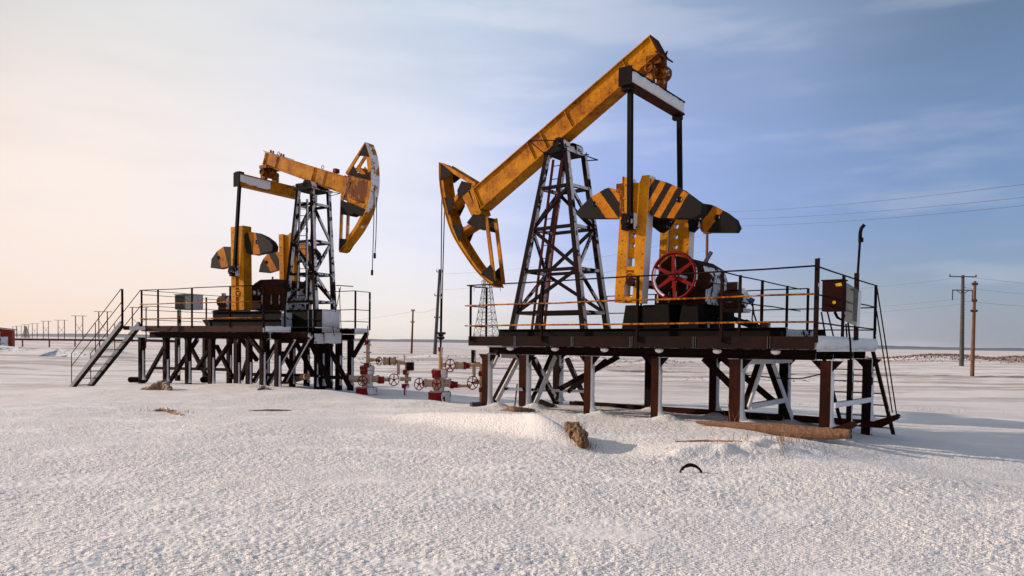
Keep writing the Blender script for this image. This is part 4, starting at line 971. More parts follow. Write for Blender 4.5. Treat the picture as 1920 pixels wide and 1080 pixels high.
tp = [B_.at(1, 2.2, 559.5, 360), B_.at(1, 2.2, 585, 357), B_.at(1, 2.85, 616, 360), B_.at(1, 2.85, 590, 362)]
zt = sum(p.z for p in tp)/4
for p in tp: p.z = zt
tp[3].x = tp[2].x-(tp[1].x-tp[0].x); bs[3].x = bs[2].x-(bs[1].x-bs[0].x)*.85
LA0, LA1 = B_.at(1, 1.95, *q8((615, 450))[0]), B_.at(1, 1.8, *q8((598, 1080))[0]); LB0, LB1 = B_.at(1, 1.95, *q8((662, 450))[0]), B_.at(1, 1.8, *q8((655, 1080))[0])
tower(pjB, bs, tp, (.12, .43, .70, .93), .125, (LA0, LA1, LB0, LB1, 15, 'dark'))
mb = MB(); mb.box((tp[0].x-.1, 2.1, zt), (tp[1].x+.1, 2.95, zt+.06)); mb.box((tp[0].x-.04, 2.12, zt+.06), (tp[1].x+.02, 2.9, zt+.20)); mb.prism([(tp[1].x+.02, 2.12, zt+.06), (tp[1].x+.02, 2.12, zt+.22), (tp[1].x+.12, 2.12, zt+.02)], (0, .7, 0)); mb.build('saddle', 'dark', pjB)
cz = B_.at(1, 2.15, *q8((655, 352))[0])
mb = MB(); mb.tube((cz.x, 2.12, cz.z), (cz.x, 2.34, cz.z), .12, 18); mb.tube((cz.x, 2.7, cz.z), (cz.x, 2.92, cz.z), .12, 18); mb.tube((cz.x, 2.34, cz.z), (cz.x, 2.7, cz.z), .07, 12); mb.box((cz.x-.15, 2.14, zt+.2), (cz.x+.15, 2.3, cz.z)); mb.box((cz.x-.15, 2.72, zt+.2), (cz.x+.15, 2.88, cz.z)); mb.build('centre_bearing', 'dark', pjB)
mb = MB()
for a, b in q8((525, 375), (600, 362)), q8((535, 372), (620, 388)), q8((800, 400), (870, 415)), q8((805, 430), (870, 415)): mb.tube(B_.at(1, 2.1, *a), B_.at(1, 2.1, *b), .010, 5)
mb.build('bearing_guard', 'bare', pjB)
V1 = 2.31
tl, tr = B_.at(1, V1, 495.6, 284.4), B_.at(1, V1, 655, 333); bl, brr = B_.at(1, V1, 491, 308), B_.at(1, V1, 648, 366)
p, q = (tl+bl)/2, (tr+brr)/2; p.y = q.y = VB; dd = (q-p).normalized(); hn = Vector((0, 1, 0)).cross(dd); hn = hn if hn.z > 0 else -hn
h1, h2 = abs((tl-bl).dot(hn)), abs((tr-brr).dot(hn))
mb = MB(); mb.ibeam(p, q, (0, 1, 0), .38, h1, h2, .022, .30)
for t in (.01, .15, .60, .72, .98):
    c = lerp(p, q, t); hh = (h1+(h2-h1)*t)-.05
    for s_ in (-1, 1): mb.bar(c+hn*hh/2+Vector((0, s_*.165, 0)), c-hn*hh/2+Vector((0, s_*.165, 0)), .04, .02)
bmB = mb.build('walking_beam', 'yellow', pjB)
mb = MB(); mb.bar(p+hn*(h1/2+.015)-dd*.08, lerp(p, q, .25)+hn*(h1/2+.03), .40, .015)
for t in (.05, .08, .18, .21): c = lerp(p, q, t)+hn*(h1/2+.02); mb.tube(c+Vector((0, -.1, 0)), c+Vector((0, -.1, .09)), .03, 8)
for t in (.13, .66): c = lerp(p, q, t)+hn*(h1/2+.03+.04*t); mb.torus(c+Vector((0, -.05, .05)), (0, 1, 0), .05, .010, 14, 5)
c = lerp(p, q, .80)+hn*(h2/2); mb.box(c+Vector((-.06, -.08, 0)), c+Vector((.06, .08, .12)))
mb.build('lifting_lug', 'yellow_rusty', bmB)
# head
arcB = [(685.2, 268), (694, 299), (695.6, 346.7), (688, 388), (671.9, 423.7), (655.6, 447.4), (636.5, 471.5)]
chB = [(q8((1030, 98))[0], q8((908, 290))[0]), (q8((880, 440))[0], q8((868, 775))[0])]
stB = [(*q8((975, 245), (1045, 330)), .14), (*q8((925, 455), (1030, 500)), .12), (*q8((905, 300), (880, 440)), .12)]
guB = [q8((1030, 95), (984, 175), (1050, 182), (1056, 175)), q8((958, 240), (918, 295), (1010, 320), (1062, 335), (1064, 275), (1020, 295), (980, 285)), q8((873, 455), (1035, 515), (1012, 562), (960, 540), (925, 555), (873, 545)), q8((865, 700), (912, 702), (905, 740), (880, 780), (865, 780))]
head(pjB, FB, 2.31, .31, arcB, chB, stB, guB, 'yellow', .13, solid=q8((915, 295), (1060, 325), (1062, 380), (1040, 480), (1030, 512), (880, 450), (900, 440), (940, 350)))
mb = MB(); mb.path([B_.at(1, 2.42, *p_) for p_ in q8((1080, 285), (1085, 400), (1083, 600), (1078, 760), (1073, 905))], .012, 6); mb.path([B_.at(1, 2.55, *p_) for p_ in q8((1101, 440), (1100, 560), (1096, 700), (1090, 795))], .012, 6)
for x, y in q8((1072, 912), (1089, 805)): c = B_.at(1, 2.45, x, y); mb.tube(c+Vector((0, 0, -.09)), c+Vector((0, 0, .06)), .035, 8)
mb.build('bridle_cable', 'bare', pjB)
# equaliser
UE = 2.95
e1_, e2_, e3_ = B_.at(0, UE, 449.6, 324.5), B_.at(0, UE, 559, 351), B_.at(0, UE, 448.5, 347)
zt_, zb_ = (e1_.z+e2_.z)/2, e3_.z; va, vb = e1_.y, 2*VB-e1_.y
mb = MB(); mb.box((UE-.24, va, zt_-.03), (UE, vb, zt_)); mb.box((UE-.24, va, zb_), (UE, vb, zb_+.03)); mb.box((UE-.18, va+.01, zb_+.031), (UE-.02, vb-.01, zt_-.031)); eqB = mb.build('equaliser_bar', 'yellow_bare', pjB)
mb = MB(); mb.box((UE-.26, va-.03, zb_-.03), (UE+.01, va-.003, zt_+.03)); mb.box((UE-.22, va+.0, zt_+.001), (UE-.02, va+.18, zt_+.06)); mb.build('end_block', 'bare', eqB)
mb = MB(); snow_slab(mb, UE-.019, va+.02, va+(vb-va)*.50, zb_+.032, zt_-.034, .03, 8); mb.build('packed_snow', 'snow', eqB)
mb = MB()
c = (B_.at(1, VB, *q8((425, 290))[0])); c.y = VB
mb.tube((c.x, VB-.3, c.z), (c.x, VB+.3, c.z), .09, 14); mb.tube((c.x, VB-.14, c.z+.02), (c.x, VB+.14, c.z+.02), .17, 18); mb.torus((c.x, VB-.3, c.z), (0, 1, 0), .09, .03, 16, 6); mb.box((c.x-.16, VB-.28, c.z+.12), (c.x+.16, VB+.28, c.z+.22)); mb.bar((c.x, VB-.22, c.z), (c.x, VB-.22, zt_), .12, .2); mb.bar((c.x, VB+.22, c.z), (c.x, VB+.22, zt_), .12, .2)
mb.build('tail_bearing', 'yellow_rusty', pjB)
for v, t_, b_ in ((VB-1.17, (449, 348), (440, 500)), (VB+1.15, (557, 372), (545, 505))):
    a, b = B_.at(1, v, *t_), B_.at(1, v, *b_); mb = MB(); mb.bar(a, b, .08, .09); mb.build('pitman_arm', 'bare', pjB)
crank(pjB, FB, 1.42, .30, (433, 424.5), (456, 424), (458, 581), (434, 582), (.1, .02), [(0, .28, 0), (.28, 1, 0)], [(.27, .29)], pin=(440.7, 509), holes_w=.16, mat='crank_bare')
crank(pjB, FB, 3.35, .26, (523, 439), (550, 437), (553, 580), (525, 581), (.1, .03), [(0, .3, 0), (.30, .37, .05), (.37, .44, .05), (.44, .51, .05), (.51, .58, .05), (.58, 1, 0)], [], holes_w=.28, mat='crank_bare')
weight(pjB, FB, 1.46, .20, [(50, 885), (55, 830), (90, 780), (132, 750), (182, 752), (184, 868), (100, 892)], C8, (95, 790, -30, -125, 90, 2.5), (100, 820))
weight(pjB, FB, 1.46, .22, [(258, 680), (290, 655), (335, 662), (385, 685), (425, 715), (443, 745), (440, 778), (320, 804), (285, 795), (262, 765)], C8, (335, 665, 30, 130, 86, 2.5), (342, 722))
weight(pjB, FB, 3.38, .20, [(355, 912), (365, 865), (385, 825), (418, 786), (445, 780), (482, 792), (482, 893), (400, 916)], C8, (385, 825, -40, -75, 84, 2.5), (403, 850))
weight(pjB, FB, 3.38, .20, [(585, 740), (640, 720), (680, 745), (720, 790), (725, 830), (585, 850)], C8, (640, 740, 45, 110, 80, 2.4))
# gearbox and motor
vg = 1.95; ga, gb = B_.at(1, vg, 470, 560)[0], B_.at(1, vg, 534, 560)[0]; gz0, gz1 = B_.at(1, vg, 500, 580)[2], B_.at(1, vg, 500, 524)[2]
mb = MB(); hgt = gz1-gz0
mb.prism([(ga, vg, gz0), (gb, vg, gz0), (gb, vg, gz0+hgt*.70), (gb-.12, vg, gz1-.10), (gb-.35, vg, gz1), (ga+.45, vg, gz1), (ga+.15, vg, gz1-.12), (ga, vg, gz0+hgt*.6)], (0, 1.0, 0))
mb.box((ga-.05, vg-.06, gz0+hgt*.48), (gb+.05, vg+1.06, gz0+hgt*.53)); mb.box((ga-.05, vg-.06, gz0-.02), (gb+.05, vg+1.06, gz0+.03)); mb.tube(((ga+gb)/2, vg+.2, gz1), ((ga+gb)/2, vg+.2, gz1+.10), .03, 8)
for u, z, r in ((ga+.25, gz0+hgt*.55, .24), (ga+.25, gz0+hgt*.55, .14)): mb.tube((u, vg-.12-(.24-r), z), (u, vg-.001, z), r, 18)
for t in (.35, .62, .85): mb.box((ga+(gb-ga)*t-.02, vg-.05, gz0+.03), (ga+(gb-ga)*t+.02, vg-.002, gz0+hgt*.48))
mb.tube((2.72, 1.45, gz0+hgt*.55), (2.72, 3.5, gz0+hgt*.55), .08, 12)
mb.build('gearbox', 'gear', pjB)
mc = B_.at(1, 2.2, 424, 566); mb = MB(); mb.lathe(mc+Vector((-.25, 0, 0)), (1, 0, 0), [(0, .12), (.02, .2), (.4, .21), (.46, .18), (.5, .08)], 18); mb.box(mc+Vector((-.2, -.16, -.3)), mc+Vector((.2, .16, -.17))); mb.box(mc+Vector((-.1, -.1, .16)), mc+Vector((.0, 0, .28))); mb.build('motor', 'motor', pjB)
mb = MB(); mb.bar(mc+Vector((-.35, 0, -.33)), mc+Vector((.9, 0, -.28)), .5, .08); mb.build('motor_slide', 'dark', pjB)

cbB = thing('control_cabinet', 'grey snow-streaked electrical box on a post, beside the far platform rail', 'control box', FB, (1.0, 1.5, 0))
a, b = B_.at(1, 1.4, 334, 553), B_.at(1, 1.4, 356, 580)
mb = MB(); mb.box((a.x-.16, 1.4, b.z), (b.x+.05, 1.85, a.z)); mb.box((a.x-.19, 1.37, a.z+.001), (b.x+.08, 1.88, a.z+.025)); mb.build('housing', 'cabgrey', cbB)
mb = MB(); mb.box((a.x-.155, 1.386, b.z+.02), (b.x-.28, 1.396, a.z-.03)); mb.build('cabinet_door', 'dark', cbB)
mb = MB(); pB = B_.at(1, 1.6, 336, 580); mb.box((pB.x-.04, 1.55, 0), (pB.x+.05, 1.64, b.z-.002)); mb.build('cabinet_post', 'steel', cbB)

# ------------------------------------------------------------------ wellheads
C3W = (4.91, 640, 560)
def wpt(Y, x, y): return yplane(Y, x/C3W[0]+C3W[1], y/C3W[0]+C3W[2])
def well(name, label, Y, parts, wheels, base):
    o = wpt(Y, *base); fr = Frame(o.x, o.y, 0, o.z-EYE); root = thing(name, label, 'wellhead', fr, (0, 0, 0), 'wellheads with red handwheels')
    L = lambda x, y, dy=0: wpt(Y, x, y) - o + Vector((0, dy, 0))
    for pn, mt, items in parts:
        mb = MB()
        for it in items:
            kind = it[0]
            if kind == 'v':      # vertical flanged cylinder x0,x1,y0,y1
                _, x0, x1, y0, y1 = it; a = L((x0+x1)/2, y1); b = L((x0+x1)/2, y0); r = (L(x1, y0)-L(x0, y0)).length/2; mb.tube(a, b, r, 18)
            elif kind == 'h':
                _, x0, x1, y0, y1 = it[:5]; a = L(x0, (y0+y1)/2); b = L(x1, (y0+y1)/2); r = abs(L(x0, y0).z-L(x0, y1).z)/2; mb.tube(a, b, r, 16)
                if (b-a).length > .18 and pn != 'collar':
                    d_ = (b-a).normalized()
                    for e_ in (a+d_*.01, b-d_*.045, (a+b)/2-d_*.02)[:2 if (b-a).length < .5 else 3]: 
                        mb.tube(e_, e_+d_*.035, r*1.22, 16)
                        for i_ in range(6): an = i_*PI/3; o_ = Vector((0, math.cos(an), math.sin(an)))*r*1.12; mb.tube(e_+o_-d_*.02, e_+o_+d_*.055, .012, 6)
            elif kind == 'p':
                _, pts, w = it; mb.path([L(*p) for p in pts], w, 10)
            elif kind == 'b':
                _, x0, x1, y0, y1, d = it; a = L(x0, y1, -d/2); b = L(x1, y0, d/2); mb.box(a, b)
            elif kind == 'bolts':  # ring of bolts around a vertical flange
                _, x0, x1, y0, y1, nb = it; c = L((x0+x1)/2, y1); r = (L(x1, y0)-L(x0, y0)).length/2*.82; hh = L(x0, y0).z-L(x0, y1).z
                for i in range(nb): an = 2*PI*i/nb; e = Vector((math.cos(an)*r, math.sin(an)*r, 0)); mb.tube(c+e-Vector((0, 0, .03)), c+e+Vector((0, 0, hh+.03)), .014, 6)
        mb.build(pn, mt, root)
    for (x, y, rx, ry, dy, mt) in wheels:
        c = L(x, y, dy); R_ = ry/C3W[0]*Y/FPX; tilt = math.acos(min(.98, rx/ry)); ax = Vector((math.sin(tilt), -math.cos(tilt), 0))
        mb = MB(); mb.torus(c, ax, R_*.93, .013, 22, 6)
        sx = Vector((math.cos(tilt), math.sin(tilt), 0))
        for i in range(5): an = 2*PI*i/5+.3; e = sx*math.cos(an)+Vector((0, 0, 1))*math.sin(an); mb.bar(c, c+e*R_*.93, .014, .022, ax)
        mb.tube(c-ax*.03, c+ax*.03, .03, 10); mb.tube(c, L(x, y, 0), .014, 6)
        mb.build('handwheel', mt, root)
    return root
YR, YL = 19.3, 20.9
well('wellhead', 'wellhead in front of the right pumpjack, taller yellow stem under the polished rod', YR, [
    ('base_spool', 'wellred', [('v', 800, 1008, 858, 948), ('bolts', 800, 1008, 858, 948, 14), ('v', 830, 980, 655, 690), ('v', 835, 978, 692, 725), ('bolts', 832, 980, 655, 725, 12), ('v', 890, 936, 447, 486)]),
    ('casing_spool', 'dark', [('v', 835, 970, 952, 990)]),
    ('valve_body', 'wellpaint', [('v', 850, 948, 725, 858), ('h', 765, 1010, 742, 812), ('b', 860, 940, 735, 820, .3), ('h', 1050, 1130, 582, 645), ('h', 930, 965, 590, 630)]),
    ('flow_pipe', 'wellyellow', [('v', 893, 932, 486, 655), ('h', 1075, 1185, 790, 816), ('p', [(1175, 605), (1270, 605), (1292, 625), (1294, 700), (1294, 960)], .065), ('v', 1206, 1236, 615, 720), ('h', 1225, 1300, 745, 785)]),
    ('collar', 'wellred', [('h', 1112, 1150, 578, 652), ('h', 1150, 1182, 588, 640), ('h', 1003, 1035, 757, 828), ('h', 1037, 1072, 762, 822), ('v', 1262, 1325, 668, 712), ('v', 1266, 1322, 815, 860), ('h', 745, 770, 752, 802)]),
    ('gauge_cylinder', 'gear', [('v', 1195, 1240, 472, 590)]), ('clamp', 'dark', [('b', 893, 940, 330, 348, .1), ('b', 897, 936, 362, 376, .1)]),
    ], [(1010, 612, 44, 62, -.30, 'wheelred'), (730, 780, 42, 58, -.30, 'wheelred'), (893, 780, 38, 56, -.42, 'wheelred'), (1214, 770, 50, 64, -.25, 'wheelred')], (905, 975))
well('wellhead', 'wellhead beside the left platform, shorter snow-caked body with a rusty box on its flow line', YL, [
    ('base_spool', 'wellred', [('v', 135, 330, 818, 878), ('bolts', 135, 330, 818, 878, 14), ('v', 170, 305, 622, 655), ('v', 172, 303, 660, 694), ('bolts', 170, 305, 622, 694, 12), ('v', 214, 268, 382, 420), ('v', 205, 274, 592, 620)]),
    ('valve_body', 'wellpaint', [('v', 190, 290, 694, 818), ('h', 75, 345, 708, 770), ('b', 190, 270, 705, 780, .3), ('h', 388, 500, 542, 608), ('h', 545, 640, 725, 756), ('h', 395, 450, 728, 762)]),
    ('flow_pipe', 'wellyellow', [('v', 228, 262, 420, 600), ('h', 262, 345, 552, 578), ('p', [(495, 578), (560, 590), (600, 600), (602, 660), (600, 780)], .055), ('v', 512, 540, 590, 700)]),
    ('collar', 'wellred', [('h', 340, 392, 716, 782), ('h', 440, 455, 538, 612), ('h', 460, 500, 548, 604), ('v', 565, 625, 655, 700), ('v', 556, 625, 785, 825), ('v', 575, 598, 825, 915)]),
    ('junction_box', 'gear', [('b', 605, 664, 585, 660, .3)]), ('vent_rod', 'dark', [('v', 577, 584, 510, 585), ('v', 238, 246, 250, 385), ('b', 205, 275, 422, 430, .05), ('b', 205, 275, 490, 498, .05)]),
    ], [(360, 573, 24, 40, -.2, 'wheelred'), (500, 742, 45, 58, -.3, 'wheelred'), (222, 750, 42, 46, -.4, 'wheelred'), (56, 727, 22, 42, -.1, 'wheelred')], (235, 900))

# ------------------------------------------------------------------ poles, pylons, wires
def at_dist(px, py, Y): return yplane(Y, px, py)
def util_pole(name, label, base, top, Y, r, arms, mat, ladder=False, group=None):
    b = at_dist(*base, Y); t = at_dist(*top, Y); b.z = min(b.z, hz(b.x, b.y)) - .3
    fr = Frame(b.x, b.y, 0, b.z-EYE); root = thing(name, label, 'utility pole', fr, (0, 0, 0), group)
    t = t-b; b0 = Vector((0, 0, 0))
    mb = MB(); mb.tube(b0, t, r, 10, r*.65)
    mb.build('pole_shaft', mat, root)
    for (f, w, drop) in arms:
        c = lerp(b0, t, f); mb = MB(); mb.bar(c+Vector((-w, 0, 0)), c+Vector((w, 0, 0)), .1, .1)
        for s_ in (-1, 1): mb.tube(c+Vector((s_*w*.95, 0, 0)), c+Vector((s_*w*.95, 0, drop)), .06, 6)
        if drop < 0: mb.bar(c+Vector((-w*.6, 0, 0)), c+Vector((0, 0, -.5)), .05, .05); mb.bar(c+Vector((w*.6, 0, 0)), c+Vector((0, 0, -.5)), .05, .05)
        mb.build('crossarm', 'far_steel', root)
    if ladder:
        mb = MB()
        for i in range(26): c = lerp(b0, t, .12+.03*i); mb.bar(c+Vector((r*.8, 0, 0)), c+Vector((r+.10, 0, 0)), .03, .04)
        mb.build('climbing_step', 'concrete', root)
    return root
util_pole('utility_pole', 'grey concrete pole with two crossarms and climbing steps on the plain at the right', (1803, 681), (1805.5, 516), 80, .24, [(.985, 1.5, .25), (.84, 1.15, -1.1)], 'concrete', True)
util_pole('utility_pole', 'bare brown wooden pole standing right of the concrete pole', (1823, 699), (1828, 527), 48, .13, [(.965, .16, .12), (.80, .14, .12), (.70, .2, .1)], 'pole_wood')
util_pole('utility_pole', 'tall pale pole seen behind the right pump gearbox', (1323, 672), (1326, 434), 95, .26, [(.985, .5, .2)], 'pole_wood')
util_pole('utility_pole', 'leaning concrete pole with insulators just left of the polished rod', (815, 666), (824.5, 505), 100, .26, [(.97, .4, .35), (.70, .5, .3), (.45, .35, .2)], 'concrete')
util_pole('utility_pole', 'thin wooden pole between the two wellheads in the distance', (771.5, 661), (774.5, 580), 105, .17, [(.97, .25, .2), (.72, .25, .2)], 'pole_wood')
def lattice(label, base, w0, w1, top, Y, arms):
    b = at_dist(*base, Y); t = at_dist(*top, Y); h = t.z-b.z; fr = Frame(b.x, b.y, -.3, b.z-EYE-.5)
    root = thing('lattice_pylon', label, 'pylon', fr, (0, 0, 0)); mb = MB(); h += .5
    W0, W1 = w0*Y/FPX/2, w1*Y/FPX/2; K_ = 9
    def cn(k_, z): ww = W0+(W1-W0)*min(1, (z/h)**.8); return Vector(((-1, 1, 1, -1)[k_]*ww, (-1, -1, 1, 1)[k_]*ww, z))
    for i in range(K_):
        z0, z1 = h*(i/K_)**.85, h*((i+1)/K_)**.85
        for k_ in range(4):
            mb.bar(cn(k_, z0), cn(k_, z1), .16, .16); mb.bar(cn(k_, z0), cn((k_+1) % 4, z1), .09, .09); mb.bar(cn((k_+1) % 4, z0), cn(k_, z1), .09, .09); mb.bar(cn(k_, z1), cn((k_+1) % 4, z1), .09, .09)
    mb.build('lattice_mast', 'pylon', root)
    for f, w in arms:
        w = w*Y/FPX/2; c = Vector((0, 0, h*f)); mb = MB(); mb.bar(c+Vector((-w, 0, 0)), c+Vector((w, 0, 0)), .12, .12); mb.bar(c+Vector((-w, 0, 0)), c+Vector((0, 0, .9)), .08, .08); mb.bar(c+Vector((w, 0, 0)), c+Vector((0, 0, .9)), .08, .08)
        for s_ in (-1, 0, 1): mb.tube(c+Vector((s_*w, 0, 0)), c+Vector((s_*w, 0, -1.2)), .08, 5)
        mb.build('crossarm', 'far_steel', root)
lattice('steel lattice pylon behind the left end of the near platform', (912, 645), 46, 10, (908, 523), 230, [(.87, 52), (.97, 22)])
lattice('small lattice tower far off near the left snow bank', (326/6.75, 632), 9, 2, (330/6.75, 612), 420, [(.7, 9), (.9, 5)])
HF = [(1190, 1420, 165, 1250, 1358), (900, 1100, 218, 955, 1047), (690, 860, 272, 735, 815), (513, 655, 285, 547, 612), (380, 500, 315, 408, 470), (280, 380, 328, 307, 360), (195, 295, 346, 215, 268), (140, 225, 355, 163, 207)]
order = ['nearest and tallest', 'second nearest', 'third nearest', 'fourth nearest', 'fifth nearest', 'sixth nearest', 'seventh nearest', 'farthest']
hfp = []
def hframe(i, x0, x1, y, xa, xb, label, sc=6.75, ox=0, oy=560):
    ytop = y/sc+oy; hpx = (HY+ROLL*((x0/sc+ox)-960)) + 3.0 - ytop; Y = FPX*11.5/hpx
    xc = (x0+x1)/2/sc+ox; t = at_dist(xc, ytop, Y); bz = hz(t.x, t.y)-.5; fr = Frame(t.x, t.y, 0, bz-EYE); h = t.z-bz
    root = thing('power_pole', label, 'power pole', fr, (0, 0, 0), 'H-frame power poles receding on the left')
    k_ = Y/FPX/sc; w0, w1 = (x0-(x0+x1)/2)*k_, (x1-(x0+x1)/2)*k_; la, lb = (xa-(x0+x1)/2)*k_, (xb-(x0+x1)/2)*k_; r = .22
    mb = MB(); mb.tube((la, 0, 0), (la, 0, h), r, 6); mb.tube((lb, 0, 0), (lb, 0, h), r, 6); mb.build('pole_shaft', 'far_steel', root)
    mb = MB(); mb.bar((w0, 0, h), (w1, 0, h), .2, .22); mb.build('crossarm', 'far_steel', root)
    mb = MB(); z0, z1 = h*.30, h*.70; mb.bar((la, 0, z0), (lb, 0, z1), .12, .12); mb.bar((lb, .13, z0), (la, .13, z1), .12, .12); mb.build('cross_brace', 'far_steel', root)
    hfp.append([fr.w(w0, 0, h), fr.w(0, 0, h), fr.w(w1, 0, h)])
for i, a in enumerate(HF): hframe(i, *a, order[i]+' of the H-frame power poles in the row left of the stair')
hframe(9, 590, 742, 234, 615, 722, 'H-frame power pole seen through the far platform rail just right of its stair', 4.153, 100, 520)
def wire(label, a, b, sag, r=.02, n=14):
    r *= .75
    a, b = Vector(a), Vector(b); pts = []
    for i in range(n+1):
        t = i/n; p = lerp(a, b, t); p.z -= sag*4*t*(1-t); pts.append(p)
    mb = MB(); mb.path(pts, r, 4); return single(mb, 'power_line', 'far_steel', label, 'power line', 'overhead power lines')
for (ya, yb, lb) in ((393, 322, 'top'), (406, 350, 'middle'), (419, 366, 'lowest')):
    wire(lb+' of the three overhead wires crossing the blue sky at the right', at_dist(1326, ya+5, 95), at_dist(2100, yb, 42), .5, .02)
for (ya, yb, lb) in ((524, 538, 'top'), (545, 556, 'middle'), (570, 572, 'lowest')):
    wire(lb+' of the thin wires running right from the concrete pole', at_dist(1806, ya-6, 80), at_dist(2300, yb, 95), .8, .016)
for (ya, yb, lb) in ((516, 548, 'top'), (556, 580, 'middle'), (566, 590, 'lowest')):
    wire(lb+' of the thin wires running left from the concrete pole behind the near ladder', at_dist(1804, ya+4, 80), at_dist(1330, yb, 130), .8, .014)
for (ya, yb, x2, y2, lb) in ((514, 452, 1323, 440, 'upper'), (543, 505, 1323, 470, 'lower')):
    wire(lb+' faint wire rising rightwards from the leaning concrete pole', at_dist(824, ya, 100), at_dist(x2, y2, 95), 1.0, .014)
wire('faint wire between the leaning concrete pole and the thin wooden pole', at_dist(818, 578, 100), at_dist(774, 584, 105), .3, .016)
wire('faint wire running left from the thin wooden pole behind the left wellhead', at_dist(774, 584, 105), at_dist(560, 603, 150), .6, .016)

# ------------------------------------------------------------------ shed, pipeline on the left
sh_ = on_ground(8, 653)
Ysh = 95
a = at_dist(22.5, 651, Ysh); fr = Frame(a.x, a.y, .52, a.z-EYE)
shd = thing('shed', 'small red roofed shed with pale doors at the left edge of the picture', 'shed', fr, (-2.5, 2, 0))
mb = MB(); mb.prism([(-6, 0, -.5), (0, 0, -.5), (0, 0, 2.25), (-6, 0, 2.9)], (0, 4, 0)); mb.build('wall', 'shed', shd)
mb = MB(); mb.prism([(-6.2, -.2, 2.92), (.2, -.2, 2.27), (.2, -.2, 2.39), (-6.2, -.2, 3.04)], (0, 4.4, 0)); mb.build('roof', 'shed', shd)
for x0, x1, z in ((-1.2, -.42, 1.35), (-2.3, -1.25, 2.0), (-4, -2.4, 2.0)):
    mb = MB(); mb.box((x0, -.05, -.4), (x1, -.004, z)); mb.build('door', 'cabgrey', shd)
a, b = at_dist(24, 636.3, 110), at_dist(300, 639, 125)
fr = Frame(a.x, a.y, 0, -EYE); ppl = thing('pipeline', 'long thin red pipe on posts running across the snow at the far left', 'pipe', fr, (0, 0, 0))
mb = MB(); mb.tube(Vector((0, 0, a.z)), b-a+Vector((0, 0, a.z)), .16, 8); mb.build('pipe_run', 'pipe_red', ppl)
for i in range(6):
    p = lerp((0, 0, a.z), b-a+Vector((0, 0, a.z)), (i+.35)/6); mb = MB(); mb.tube((p.x, p.y-.01, -.8), (p.x, p.y, p.z-.1), .10, 6); mb.build('pipe_support', 'pipe_red', ppl)

# ------------------------------------------------------------------ logs, clods, hoop and other bits in the snow
def lump(name, mat, pts, rs, label, cat, jit=.22, n=14, kind=None, group=None):
    """ragged weathered shape grown along a line; jit is how broken its surface is"""
    P2 = []; R2 = []; K_ = 9
    for i in range(len(pts)-1):
        for k_ in range(K_): t = k_/K_; P2.append(lerp(pts[i], pts[i+1], t)); R2.append(rs[i]*(1-t)+rs[i+1]*t)
    P2.append(Vector(pts[-1])); R2.append(rs[-1])
    for i in range(1, len(P2)-1): P2[i] = P2[i] + Vector([random.uniform(-1, 1)*jit*R2[i]*.35 for _ in range(3)])
    mb = MB(); mb.path(P2, R2, n, jit*.55)
    if jit >= .3:
        cc = [Vector(p) for p in mb.v]
        for _ in range(int(90*jit)):
            p = random.choice(cc); d = Vector((random.uniform(-1, 1), random.uniform(-1, 1), random.uniform(.1, 1.2))).normalized(); l = random.uniform(.03, .09); w_ = d.orthogonal().normalized()*.006
            mb.add([p-w_-d*.02, p+w_-d*.02, p+d*l], [(0, 1, 2)])
    mb.sm = [False]*len(mb.sm)
    return single(mb, name, mat, label, cat, group, kind)
g = lambda x, y, dz=0: on_ground(x, y)+Vector((0, 0, dz))
a, b = Vector((1.02, 9.75, .06)), Vector((.80, 11.15, .22))
a = g(1094, 842, .05); b = a+Vector((-.13, .85, .15))
lump('log', 'bark', [a, lerp(a, b, .3)+Vector((.03, 0, .03)), lerp(a, b, .7)+Vector((-.03, 0, .04)), b], [.06, .105, .12, .06], 'short rotten brown log sticking out of a snow drift in the foreground', 'log', .42, 16)
tq = [FA.w(*FA.at(1, -.12, *p_)) for p_ in ((1306, 791), (1380, 799), (1470, 807), (1540, 813), (1594, 814))]
lump('timber_pole', 'wood', tq, [.025, .075, .105, .10, .075], 'long weathered wooden pole lying along the right foot of the near platform', 'wooden pole', .10, 12)
lump('plank', 'wood', [g(1266, 828, .0), g(1330, 829, .015), g(1390, 828, .0)], [.012, .022, .012], 'thin strip of wood half buried in front of the long wooden pole', 'plank', .2, 6)
c = g(1296, 886, -.03); mb = MB(); mb.path([c+Vector((math.cos(t)*.125, math.sin(t)*.03, max(-.04, math.sin(t)*.11))) for t in np.linspace(-.2, PI+.2, 16)], [.009+.012*math.sin(i/15*PI) for i in range(16)], 8, .3); single(mb, 'tyre_scrap', 'dark', 'black curved hoop of rubber poking out of the foreground snow', 'hoop')
lump('clod', 'straw_snow', [g(940, 770), g(965, 771, .04), g(1003, 771)], [.03, .075, .04], 'straw coloured clod at the foot of the second leg of the near platform', 'clod', .4, 10)
lump('boulder', 'straw_snow', [g(266, 730, -.03), g(285, 731, .0), g(306, 730, .09), g(320, 732, -.04)], [.07, .13, .17, .08], 'snow-dusted brown lump in front of the far platform leg near its stair', 'lump', .25, 12)
lump('clod', 'straw_snow', [g(290, 771, -.02), g(305, 771, .01), g(330, 776, .005), g(352, 782, -.03)], [.03, .055, .05, .025], 'ragged straw clod lying in open snow at the left foreground', 'clod', .5, 12)
lump('plank', 'wood', [g(466, 770), g(510, 770, .012), g(548, 769)], [.008, .018, .008], 'reddish sliver of wood lying flat in the snow below the far platform', 'plank', .2, 6)
lump('log', 'bark', [g(525, 720, .02), g(548, 719, .12), B_.w(*B_.at(1, .2, 576, 706))], [.06, .10, .08], 'snow covered timber leaning at the foot of the far platform', 'log', .12, 10)
lump('clod', 'straw_snow', [g(484, 730), g(494, 729, .03), g(506, 731)], [.03, .06, .03], 'small straw tuft lump below the middle of the far platform', 'clod', .5, 10)
